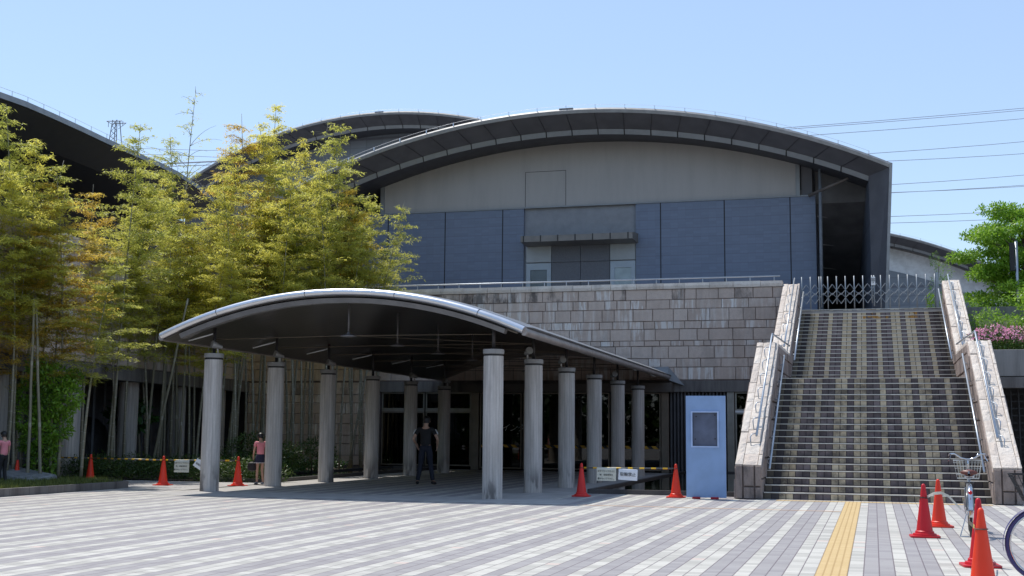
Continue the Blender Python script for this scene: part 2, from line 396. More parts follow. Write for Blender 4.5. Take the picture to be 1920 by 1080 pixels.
# ------------------------------------------------------------------ stone walling
rnd = random.Random(4)
COURSES = [.30, .19, .42, .20, .41, .27, .40, .31, .37]     # from the beam up
def block_courses(mb, p0, p1, z0, courses, top_stain=True, lo=.36, hi=.92, skip=None, rnd=rnd, gmask=None):
    p0, p1 = Vector((*p0, 0)), Vector((*p1, 0)); L = (p1-p0).length; d = (p1-p0)/L; nrm = Vector((d.y, -d.x, 0))
    z = z0
    for ci, h in enumerate(courses):
        s = -rnd.random()*.6; bandstain = (ci in (7, 5, 6, 3))
        small = h < .22
        while s < L:
            w = rnd.uniform(lo, hi)*(.6 if small else 1.); a, b = max(s, 0), min(s+w, L)
            if b-a > .05:
                o = rnd.uniform(.02, .045); g_ = .006
                A = p0+d*(a+g_); B = p0+d*(b-g_)
                st = rnd.random()**1.3 if bandstain else rnd.random()**5*.8
                gr = .25*rnd.random() + (.7 if ci >= len(courses)-1 and rnd.random() < .3 else 0)
                if gmask: gr += gmask((a+b)/2/L, ci)
                zz0, zz1 = z+g_, z+h-g_; b2 = .012
                vs = []
                for (q, zq) in ((A, zz0), (B, zz0), (B, zz1), (A, zz1)): vs.append(q+Vector((0, 0, zq)))
                q2 = [A+d*b2, B-d*b2]
                for (q, zq) in ((q2[0], zz0+b2), (q2[1], zz0+b2), (q2[1], zz1-b2), (q2[0], zz1-b2)): vs.append(q+nrm*o+Vector((0, 0, zq)))
                mb.add(vs, [(4, 5, 6, 7), (0, 1, 5, 4), (1, 2, 6, 5), (2, 3, 7, 6), (3, 0, 4, 7)], tint=rnd.random(), stain=st, grime=min(gr, 1))
            s += w
        z += h
    return z
def coping(mb, p0, p1, z0, h=.2, depth=.5, out=.07, step=.95):
    p0, p1 = Vector((*p0, 0)), Vector((*p1, 0)); L = (p1-p0).length; d = (p1-p0)/L; nrm = Vector((d.y, -d.x, 0)); s = 0
    while s < L:
        w = rnd.uniform(.7, 1.)*step; b = min(s+w, L); t = rnd.uniform(-.008, .012)
        A, B = p0+d*(s+.006), p0+d*(b-.006); vs = []
        for q in (A, B):
            for n_, zz in ((out, z0), (out+.01, z0+h*.5), (out-.02, z0+h+t), (-depth, z0+h), (-depth, z0)): vs.append(q+nrm*n_+Vector((0, 0, zz)))
        mb.add(vs, [(0, 1, 6, 5), (1, 2, 7, 6), (2, 3, 8, 7), (3, 4, 9, 8), (4, 0, 5, 9), (0, 4, 3, 2, 1), (5, 6, 7, 8, 9)], tint=rnd.random(), stain=0., grime=.5*rnd.random())
        s = b

# ---- podium (front wall at y = 42, wing wall on the left running towards the camera)
WY = 42.; ZB0, ZB1 = 2.74, 3.02; ZTOP = 6.27; XR = -2.8; XC = -22.6
pod = thing('podium_building', 'stone clad podium with glazed ground floor behind the entrance canopy', 'building', (0, 0, 0))
mb = MB(); block_courses(mb, (XC, WY), (XR, WY), ZB1+.13, [.43, .30, .42, .19, .40, .27, .42, .32, .37], gmask=lambda t, ci: (.8 if ci >= 8 and .3 < t < .62 else 0))
block_courses(mb, (XC, WY), (-17.25, WY), 0.1, [.35, .42, .3, .42, .36, .40, .30, .45])
mb.build('stone_wall', m_stone, pod)
mb = MB(); mb.box(XC, XR, WY, WY+.3, ZB1, ZTOP); mb.box(XC, -17.25, WY, WY+.3, 0, ZB1)
mb.build('wall_core', m_mortar, pod)
mb = MB(); coping(mb, (XC, WY), (XR-.02, WY), ZTOP); mb.build('coping', m_cap, pod)
MB().box(-17.4, XR, WY-.06, WY+.3, ZB0, ZB1+.1).build('beam', m_beam, pod, bevel=.01)
MB().box(-13.9, -6.5, WY-.5, WY-.07, ZB0-.02, ZB1+.02).build('lintel', simple('brown lintel cladding', (.10, .085, .075), .5), pod, bevel=.01)
# ground-floor glazing
GY = WY+.12
def frame(x0, x1, z0, z1, w=.05, mat=m_alu, y=GY):
    f = MB()
    f.box(x0, x0+w, y-.04, y+.04, z0, z1); f.box(x1-w, x1, y-.04, y+.04, z0, z1)
    f.box(x0+w, x1-w, y-.035, y+.035, z1-w, z1); f.box(x0+w, x1-w, y-.035, y+.035, z0, z0+w)
    o = f.build('window', mat, pod)
    MB().box(x0+w, x1-w, y-.006, y+.006, z0+w, z1-w).build('pane', m_glass, o); return o
for x0, x1 in ((-17.2, -15.55), (-15.5, -13.78)):
    frame(x0, x1, .12, 2.05, mat=m_alu); frame(x0, x1, 2.12, 2.74, mat=m_alul)
    MB().box(x0, x1, GY-.05, GY+.05, 2.05, 2.12).build('transom', m_alul, pod)
MB().box(-13.75, -13.47, GY-.12, GY+.12, 0, 2.74).build('mullion', m_alu, pod, bevel=.01)
for x0, x1 in ((-13.44, -11.9), (-11.85, -10.35), (-10.3, -8.75), (-8.7, -6.97)): frame(x0, x1, .06, 2.72, .045)
MB().box(-6.94, -6.68, GY-.12, GY+.12, 0, 2.74).build('mullion', m_alu, pod, bevel=.01)
for x0, x1 in ((-4.45, XR+.0),):
    frame(x0, x1, .12, 2.05, mat=m_alul); frame(x0, x1, 2.12, 2.74, mat=m_alul)
    MB().box(x0, x1, GY-.06, GY+.06, 2.05, 2.12).build('transom', m_white, pod)
MB().box(-4.72, -4.47, GY-.1, GY+.1, 0, 2.74).build('mullion', m_alul, pod, bevel=.01)
mb = MB()
x = -6.66
while x < -4.75:
    mb.prism([(x, WY+.16), (x+.03, WY+.06), (x+.08, WY+.06), (x+.11, WY+.16)], 'z', .02, 2.74); x += .12
mb.build('ribbed_cladding', simple('ribbed dark cladding', (.10, .10, .11), .5), pod)
# hazard tape and lettering on the glass
def mat_hazard():
    k = NT('yellow and black hazard tape'); x, y, z = k.xyz(k.geo()); a = k.math('FRACT', k.math('MULTIPLY', k.math('ADD', x, z), 3.2))
    k.base(k.mix(k.math('GREATER_THAN', a, .5), (.02, .02, .02), (.62, .33, .03)), .5); return k.m
m_haz = mat_hazard()
for x0, x1 in ((-13.40, -11.94), (-11.8, -10.4), (-10.25, -8.8), (-8.65, -7.0)):
    MB().box(x0, x1, GY-.012, GY-.008, .80, .90).build('hazard_tape', m_haz, pod)
def text(body, size, mat, parent, loc, rot=(R_(90), 0, 0), shear=0., align='CENTER', sx=1., name='lettering', off=.0):
    c = bpy.data.curves.new(name, 'FONT'); c.body = body; c.size = size; c.align_x = align; c.align_y = 'CENTER'; c.shear = shear; c.extrude = .0015; c.resolution_u = 3; c.offset = off
    t = bpy.data.objects.new(name, c); C.objects.link(t)
    dg = bpy.context.evaluated_depsgraph_get(); me = bpy.data.meshes.new_from_object(t.evaluated_get(dg)); bpy.data.objects.remove(t)
    o = bpy.data.objects.new(name, me); C.objects.link(o); me.materials.clear(); me.materials.append(mat)
    o.location = loc; o.rotation_euler = rot; o.scale = (sx, 1, 1); o.parent = parent; return o
p = at(962, 803, GY-.02)
text('ウイング', .30, simple('white film lettering', (.6, .6, .6), .6), pod, (p.x-.15, GY-.012, p.z), shear=.35, sx=.95)
# interior shell
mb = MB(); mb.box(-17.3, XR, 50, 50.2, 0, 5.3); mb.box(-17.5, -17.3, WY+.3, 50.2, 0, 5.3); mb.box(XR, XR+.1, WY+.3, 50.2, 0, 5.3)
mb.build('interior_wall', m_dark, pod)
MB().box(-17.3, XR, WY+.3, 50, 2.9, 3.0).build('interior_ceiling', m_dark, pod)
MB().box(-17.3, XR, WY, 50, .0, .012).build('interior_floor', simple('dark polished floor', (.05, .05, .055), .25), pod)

# wing of the podium
A0, A1 = (-19.9, 24.0), (XC, WY)
wing = thing('podium_wing', 'rough stone wall on round columns behind the bamboo grove', 'building', (0, 0, 0))
dv = Vector((A1[0]-A0[0], A1[1]-A0[1], 0)); A00 = (A0[0]-dv.x*.25, A0[1]-dv.y*.25)
mb = MB(); block_courses(mb, A00, A1, ZB1+.13, [.43, .30, .42, .19, .40, .27, .42, .32, .37]); mb.build('stone_wall', m_stone, wing)
nn = Vector((dv.y, -dv.x, 0)).normalized()
def wslab(name, z0, z1, t0, t1, mat, par=wing, a=A00, b=A1):
    a, b = Vector((*a, 0)), Vector((*b, 0)); vs = []
    for z in (z0, z1):
        for q in (a+nn*t0, b+nn*t0, b-nn*t1, a-nn*t1): vs.append(q+Vector((0, 0, z)))
    return MB().add(vs, [(0, 1, 2, 3), (4, 5, 6, 7), (0, 1, 5, 4), (1, 2, 6, 5), (2, 3, 7, 6), (3, 0, 4, 7)]).build(name, mat, par)
wslab('wall_core', ZB1, ZTOP, 0, .3, m_mortar); wslab('beam', ZB0, ZB1+.1, .08, .3, m_beam)
wslab('back_wall', 0, 5.3, -2.6, 2.9, simple('ribbed grey back wall', (.13, .13, .145), .7, 0, .3, 2)); wslab('soffit', 2.74, 2.9, -.3, 2.6, m_dark)
mb = MB(); coping(mb, A00, A1, ZTOP); mb.build('coping', m_cap, wing)
m_col = mat_column()
for px in (-.1, .1, .3, .5, .7, .9):
    q = Vector((*A0, 0)) + dv*px - nn*.5
    c_ = MB().lathe([(.3, 0), (.3, 2.74)], 24).build('column', m_col, wing, smooth=40); c_.location = q
mb = MB()
for i in range(26):
    q = Vector((*A0, 0)) + dv*(i/26) - nn*1.6; mb.tube([q, q+Vector((0, 0, 2.74))], .04, 6)
mb.build('back_mullion', simple('slim grey mullion', (.16, .17, .19), .5), wing)

# terrace slabs
terr = MB(); ZT = 5.45
terr.box(-150, 2.75, WY+.3, 220, ZT-.25, ZT); terr.box(2.75, 150, WY+.3, 220, ZT-.25, ZT-.004)
struct(terr.build('terrace', simple('pale terrace paving', (.30, .29, .28), .8)))
struct(MB().prism([(-150, 10), (A00[0]-.3, 10), (A00[0]-.3, A00[1]), (XC-.3, WY), (XC-.3, WY+.3), (-150, WY+.3)], 'z', ZT-.25, ZT-.002).build('terrace', simple('pale terrace paving', (.3, .29, .28), .8)))

# railing along the terrace edge
rail = thing('terrace_railing', 'low steel pipe railing along the top of the stone wall', 'railing', (0, 0, 0))
zc = ZTOP+.2
MB().tube([(XC, WY+.1, zc+.17), (XR-.1, WY+.1, zc+.17)], .024, 8).build('rail', m_pipe, rail, smooth=True)
x = XR-.3
while x > -17.5:
    MB().tube([(x, WY+.1, zc-.03), (x, WY+.1, zc+.17)], .018, 6).build('post', m_pipe, rail, smooth=True); x -= .8

# ------------------------------------------------------------------ staircase
RI = .145; st = thing('outdoor_staircase', 'wide outdoor stairs with striped beige and grey tile risers', 'staircase', (0, 0, 0))
m_stair = mat_stairtile(); m_nose = simple('pale sunlit step nosing', (.70, .68, .60), .6, 0, .2, 4)  # light concrete nosing, sun caught on the step edges put into its pale colour
XS0, XS1 = -2.26, 2.24
ys = [26.6+.29*(i) for i in range(19)] + [35.98+.36*i for i in range(19)]
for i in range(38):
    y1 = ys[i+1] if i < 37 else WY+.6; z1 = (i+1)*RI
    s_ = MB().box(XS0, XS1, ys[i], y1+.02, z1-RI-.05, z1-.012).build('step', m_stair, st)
    nz = MB().box(XS0+.02, XS1-.02, ys[i]-.012, ys[i]+.035, z1-.022, z1-.004).build('nosing', m_nose, s_)
    MB().box(XS0, XS1, ys[i]+.036, y1-.013, z1-.012, z1-.006).build('tread', simple('grey tread tile', (.2, .17, .155), .75, 0, .3, 5), s_)
mb = MB(); mb.prism([(26.62, -.04), (31.84, 2.6), (35.98, 2.6), (42.6, 5.2), (42.6, -.04)], 'x', XS0, XS1); mb.build('stair_core', m_mortar, st)
def parapet(x0, x1, front, nm):
    """stepped stone cheek wall: the sloping cap is laid in two unequal strips of rough blocks"""
    prof = [(26.3, 0), (26.3, .72), (31.9, 3.65), (36.2, 3.65), (42.15, 6.36), (42.15, 0)]
    core = MB().prism([(a+(.02 if i in (0, 1) else 0), b-.06 if b > 0 else 0) for i, (a, b) in enumerate(prof)], 'x', x0+.035, x1-.035).build('parapet', m_mortar, st)
    mb = MB(); r = random.Random(nm)
    segs = [((26.3, .72), (31.9, 3.65)), ((31.9, 3.65), (36.2, 3.65)), ((36.2, 3.65), (42.15, 6.36))]
    strips = [(x0, x0+(x1-x0)*.30), (x0+(x1-x0)*.30, x0+(x1-x0)*.86), (x0+(x1-x0)*.86, x1)]
    for (a, b) in segs:
        A, B = Vector((0, *a)), Vector((0, *b)); L = (B-A).length; d = (B-A)/L; n = Vector((0, -d.z, d.y))
        for si, (sx0, sx1) in enumerate(strips):
            s = 0
            while s < L-.01:
                w = r.uniform(.45, .62); e = min(s+w, L)
                if L-e < .2: e = L
                h = r.uniform(-.008, .022)
                p0, p1 = A+d*(s+.006), A+d*(e-.006); vs = []
                m_ = 4
                for ii in range(m_+1):
                    q = p0+(p1-p0)*(ii/m_)
                    for jj in range(4):
                        xx = sx0+.005+(sx1-sx0-.01)*jj/3; edge = (ii in (0, m_)) or (jj in (0, 3))
                        vs.append(Vector((xx, q.y, q.z))+n*(h+(-.012 if edge else r.uniform(-.006, .012))))
                fs = [(ii*4+jj, ii*4+jj+1, (ii+1)*4+jj+1, (ii+1)*4+jj) for ii in range(m_) for jj in range(3)]
                o_ = len(vs); vs += [v-n*.1 for v in vs]
                ring = [0, 1, 2, 3, 7, 11, 15, 19, 18, 17, 16, 12, 8, 4]
                fs += [(ring[t], ring[(t+1) % 14], ring[(t+1) % 14]+o_, ring[t]+o_) for t in range(14)]
                mb.add(vs, fs, tint=r.random(), stain=0., grime=.15*r.random())
                s = e
    mb.build('cap_stones', m_cap, core)
    mb = MB()      # side and front facing
    for xs, sg in ((x0, -1), (x1, 1)):
        y = 26.3
        while y < 42.1:
            w = .62; y2 = min(y+w, 42.12)
            def top(t): 
                return np.interp(t, [26.3, 31.9, 36.2, 42.15], [.72, 3.65, 3.65, 6.36])-.07
            zt0, zt1 = top(y), top(y2); zlo = 0
            zs = [0]; 
            while zs[-1]+.42 < min(zt0, zt1)-.1: zs.append(zs[-1]+.42)
            for zi, z0_ in enumerate(zs):
                last = zi == len(zs)-1
                o = r.uniform(.0, .03); off = sg*o; g_ = .006
                za, zb = (zt0, zt1) if last else (z0_+.42, z0_+.42)
                xb = xs-sg*.03; xf = xs+off
                vs = [(xb, y+g_, z0_+g_), (xb, y2-g_, z0_+g_), (xb, y2-g_, zb-g_), (xb, y+g_, za-g_), (xf, y+.02, z0_+.02), (xf, y2-.02, z0_+.02), (xf, y2-.02, zb-.02), (xf, y+.02, za-.02)]
                mb.add(vs, [(4, 5, 6, 7), (0, 1, 5, 4), (1, 2, 6, 5), (2, 3, 7, 6), (3, 0, 4, 7)], tint=r.random(), stain=0., grime=.5*r.random())
            y = y2
    # end face
    for (sx0, sx1) in [(x0, x0+.16), (x0+.16, x0+.40), (x0+.40, x1)]:
        for z0_, z1_ in (((0, .70),) if r.random() < .5 else ((0, .26), (.26, .70))):
            mb.add([(sx0+.006, 26.32, z0_+.006), (sx1-.006, 26.32, z0_+.006), (sx1-.006, 26.32, z1_-.006), (sx0+.006, 26.32, z1_-.006),
                    (sx0+.02, 26.27, z0_+.02), (sx1-.02, 26.27, z0_+.02), (sx1-.02, 26.27, z1_-.02), (sx0+.02, 26.27, z1_-.02)],
                   [(4, 5, 6, 7), (0, 1, 5, 4), (1, 2, 6, 5), (2, 3, 7, 6), (3, 0, 4, 7)], tint=r.random(), stain=0., grime=.8)
    mb.build('facing_stones', m_face, core)
parapet(-2.80, XS0, 1, 11); parapet(XS1, 2.78, 1, 12)
# handrails
def handrail(xr, sx, label, inner):
    t = thing('stair_handrail', label, 'handrail', (0, 0, 0), 0, 'pipe handrails of the outdoor stairs')
    H1, H2 = .17, .17
    if not inner:
        for k_, (a, b) in enumerate((((27.1, .72+.42), (31.75, 3.57)), ((36.25, 3.68), (42.0, 6.30)))):
            p0 = Vector((xr, a[0], a[1]+H1)); p1 = Vector((xr, b[0], b[1]+H1+.06))
            pts = [p0, p1]
            if k_ == 0: pts += [Vector((xr, 31.95, 3.88)), Vector((xr-sx*.18, 35.8, 3.84))]
            MB().tube(pts, .024, 8).build('rail', m_pipe, t, smooth=True)
            n = 7
            for i in range(n):
                f = (i+.15)/n; q = p0+(p1-p0)*f; o = sx
                pts = [q, q+Vector((o*.10, -.06, -.02)), q+Vector((o*.13, -.12, -.08)), q+Vector((o*.11, -.17, -H1-.1))]
                MB().tube(pts, .011, 6).build('bracket', m_pipe, t, smooth=True)
    else:
        for (a, b) in (((26.75, .62), (31.9, 3.32)), ((36.1, 3.45), (41.9, 6.05))):
            p0, p1 = Vector((xr, *a)), Vector((xr, *b))
            MB().tube([p0, p1], .026, 8).build('rail', m_pipe, t, smooth=True)
            for i in range(6):
                q = p0+(p1-p0)*((i+.5)/6); MB().tube([q, q+Vector((sx*.09, 0, -.05))], .012, 6).build('bracket', m_pipe, t, smooth=True)
    return t
handrail(-2.42, -1, 'pipe handrail with looped brackets on top of the left stair wall', False)
handrail(2.42, 1, 'pipe handrail with looped brackets on top of the right stair wall', False)
handrail(-2.13, -1, 'plain pipe handrail on the inner face of the left stair wall', True)
handrail(2.12, 1, 'plain pipe handrail on the inner face of the right stair wall', True)

# folding gate on top of the stairs
m_gate = simple('grey gate aluminium', (.27, .30, .33), .45, .4)
gate = thing('folding_gate', 'silver accordion gate closed across the top of the stairs', 'gate', (0, 42.62, ZT+.06))
gx0, gx1 = -2.22, 2.2; n = 16; dx = (gx1-gx0-.15)/(n-1)
for i in range(n):
    x = gx0+i*dx; hp = 1.13
    MB().tube([(x, 0, .02 if i % 4 else .2), (x, 0, hp)], .021, 6).build('post', m_gate, gate, smooth=True)
    if i in (2, 8): MB().tube([(x+.07, 0, .1), (x+.07, 0, hp)], .021, 6).build('post', m_gate, gate, smooth=True)
mb = MB()
for i in range(n-1):
    x = gx0+i*dx
    for z0_, z1_ in ((.82, .62), (.62, .82)): pass
    for (za, zb) in ((.38, .66), (.66, .38), (.66, .94), (.94, .66)):
        pa, pb = (x, .0, za if True else 0), (x+dx, .0, zb)
    cx_ = x+dx/2
    for s_ in (1, -1):
        for zc_, z2_ in ((.66, .86), (.66, .50), (.40, .20), (.40, .56)):
            mb.tube([(cx_-s_*dx/2, s_*.012, zc_), (cx_, s_*.012, z2_)], .0095, 4)
        for zc_, z2_ in ((.66, .50), (.40, .56)):
            pass
mb.build('lattice', m_gate, gate)
MB().box(gx1-.13, gx1-.03, -.04, .04, 0, 1.18).build('jamb', m_gate, gate)
sg = MB().box(gx0+8*dx-.02, gx0+8*dx+.11, -.035, -.03, .80, 1.08).build('notice', m_white, gate)
text('開放\n時間\n外', .06, m_black, sg, (gx0+8*dx+.045, -.038, .94), name='lettering')

# ------------------------------------------------------------------ entrance canopy
can = thing('entrance_canopy', 'curved metal entrance canopy on two rows of round concrete columns', 'canopy', (0, 0, 0))
CXc, CH, CZ0, CZ1, CY0, CY1 = -10.72, 4.05, 3.28, 4.13, 23.5, 41.93
SAG = CZ1-CZ0; CR = (CH*CH+SAG*SAG)/(2*SAG)
def carc(off=0., half=CH, n=40, y=0., x_off=0., dz=0.):
    """points of the canopy arc at plane y, pushed outward by off"""
    a0 = math.asin(half/CR); out = []
    for i in range(n+1):
        a = -a0+2*a0*i/n; out.append(Vector((CXc+(CR+off)*math.sin(a), y, CZ1-CR+(CR+off)*math.cos(a)+dz)))
    return out
def drop(pts, y):  # the canopy falls very slightly towards the building
    return [Vector((p.x, y, p.z-(y-CY0)*.006)) for p in pts]
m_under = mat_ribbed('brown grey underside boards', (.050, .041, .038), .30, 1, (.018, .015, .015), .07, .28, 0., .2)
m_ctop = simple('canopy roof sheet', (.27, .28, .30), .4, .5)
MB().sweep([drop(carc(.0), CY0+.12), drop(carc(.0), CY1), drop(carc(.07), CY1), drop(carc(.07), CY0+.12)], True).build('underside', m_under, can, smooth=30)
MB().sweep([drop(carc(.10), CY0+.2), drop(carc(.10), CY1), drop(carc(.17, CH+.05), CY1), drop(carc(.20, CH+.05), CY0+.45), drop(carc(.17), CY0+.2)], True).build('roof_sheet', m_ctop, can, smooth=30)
prof = [(.03, .12), (.015, .04), (.03, .0), (.07, -.03), (.12, -.02), (.155, .03), (.165, .10), (.16, .18), (.05, .18)]
MB().sweep([drop(carc(o), CY0+dy) for o, dy in prof], True).build('bullnose_fascia', m_steel, can, smooth=50)
MB().sweep([drop(carc(-.03, CH-.35), CY0+.10), drop(carc(-.13, CH-.35), CY0+.13), drop(carc(-.13, CH-.35), CY0+.30), drop(carc(.0, CH-.35), CY0+.32)], True).build('inner_fascia', simple('dull grey fascia strip', (.17, .165, .165), .45, .3), can, smooth=30)
for f in (.17, .42, .66, .88):
    a0 = math.asin(CH/CR); a = -a0+2*a0*f
    mb = MB(); pts = [Vector((CXc+(CR+o+.004)*math.sin(a), CY0+dy-.004, CZ1-CR+(CR+o+.004)*math.cos(a))) for o, dy in prof[1:8]]
    mb.tube(pts, .006, 5); mb.build('fascia_joint', m_dkmetal, can)
# eaves gutters along both long sides
for sg_, nm in ((-1, 'gutter'), (1, 'gutter')):
    a0 = math.asin(CH/CR)*sg_; e = Vector((CXc+CR*math.sin(a0), 0, CZ1-CR+CR*math.cos(a0)))
    pr = [(0, -.02), (.06, -.03), (.10, .0), (.11, .06), (.08, .12), (0, .13)]
    rows = [[Vector((e.x+sg_*a, CY0+.06+.0*b, e.z+b)), Vector((e.x+sg_*a, CY1, e.z+b-(CY1-CY0)*.006))] for a, b in pr]
    MB().sweep(rows, True).build(nm, simple('brown grey gutter', (.34, .30, .28), .4, .4), can, smooth=50)
    MB().box(min(e.x-sg_*.5, e.x), max(e.x-sg_*.5, e.x), CY0+.4, CY1-.02, e.z+.0, e.z+.03, Matrix.Identity(4)).build('edge_trim', simple('brown edge trim', (.12, .095, .085), .5), can) if 0 else None
MB().add([(CXc+CH+.55, CY1, 2.95), (CXc+CH, CY1-.35, 3.15), (CXc+CH, CY1, 3.6), (CXc+CH-.9, CY1, 3.55)], [(0, 1, 2), (1, 3, 2)]).build('end_flashing', simple('grey flashing', (.2, .21, .22), .5), can, recalc=False)
# columns, stubs, floodlights
def col_proto(h):
    c_ = MB().lathe([(.208, 0), (.205, .1), (.203, h-.14)], 20).build('column', m_col, can)
    MB().lathe([(.205, h-.10), (.218, h-.095), (.218, h-.005), (.21, h)], 32).build('capital', simple('smooth concrete cap', (.30, .29, .28), .7), c_, smooth=30)
    MB().lathe([(.195, h-.145), (.195, h-.095)], 24).build('shadow_joint', m_black, c_, smooth=30)
    return c_
def arcz(x, y): return CZ1-CR+math.sqrt(CR*CR-(x-CXc)**2)-(y-CY0)*.006
L_cols = [(-14.02+.10*i, 24.45+2.8*i) for i in range(6)]; R_cols = [(-7.42+.065*i, 24.1+2.88*i) for i in range(6)]
proto = None
def flood(sgn):
    f = MB(); A = Vector((0, 0, 0)); B = Vector((sgn*.12, -.16, .05)).normalized()
    f.tube([B*-.10, B*.02, B*.05, B*.14], [.045, .06, .075, .085], 14); 
    f.tube([(0, .02, -.16), (0, .0, -.06)], .02, 6)
    return f
for side, cols in ((-1, L_cols), (1, R_cols)):
    for i, (x, y) in enumerate(cols):
        h = 3.02-.04*i
        if proto is None: proto = col_proto(3.02); c_ = proto
        else:
            c_ = proto.copy(); C.objects.link(c_)
            for ch in proto.children: d_ = ch.copy(); C.objects.link(d_); d_.parent = c_
        c_.location = (x, y, 0); c_.scale = (1, 1, h/3.02)
        MB().tube([(x, y, h-.02), (x, y, arcz(x, y)+.02)], .036, 10).build('stub_post', m_dkmetal, can, smooth=True)
        if side < 0: pts = [(x, y, arcz(x, y)-.10), (x-.62, y-.05, arcz(x-.62, y)-.02)]
        else: pts = [(x+.05, y-.3, arcz(x+.05, y)-.03), (x+.62, y-.4, arcz(x+.62, y)-.02)]
        MB().tube(pts, .018, 6).build('eave_brace', m_white if side < 0 else m_alu, can, smooth=True)  # short diagonal brace between stub post and eave, no lamp
        if (side < 0 and i in (0, 1, 2, 4, 5)) or (side > 0 and i in (1, 2, 4)):
            fl = flood(side).build('floodlight', simple('weathered lamp housing', (.38, .37, .35), .4, .5), can, smooth=40)
            fl.location = (x+(.14 if side < 0 else -.12), y-.10, h+.16)
for i in range(6):
    (xl, yl), (xr, yr) = L_cols[i], R_cols[i]; y = (yl+yr)/2; zt = 3.36-.01*i; xm = CXc
    h = MB(); h.tube([(xm, y, arcz(xm, y)), (xm, y, zt)], .022, 8); h.build('hanger_rod', simple('grey tie rod', (.15, .14, .14), .5, .3), can, smooth=True)
    MB().lathe([(.03, .08), (.05, .03), (.17, .0), (.17, -.025), (.02, -.03)], 12, (xm, y, zt)).build('tie_plate', simple('grey tie rod', (.26, .24, .24)), can, smooth=30)
    MB().tube([(xl, yl, 3.33), (xm, y, zt), (xr, yr, 3.33)], .009, 6).build('tie_rod', simple('dull brass tie rod', (.12, .09, .06), .45, .4), can)
    if i < 5:
        MB().tube([(xm, y, zt), (xr, R_cols[i+1][1], 3.33)], .008, 6).build('tie_rod', MATS['dull brass tie rod'], can)
# the wing's dark end behind the grove
MB().box(-30, -17.5, WY+.32, WY+3, 0, 5.2).build('inner_wall', m_dark, wing)

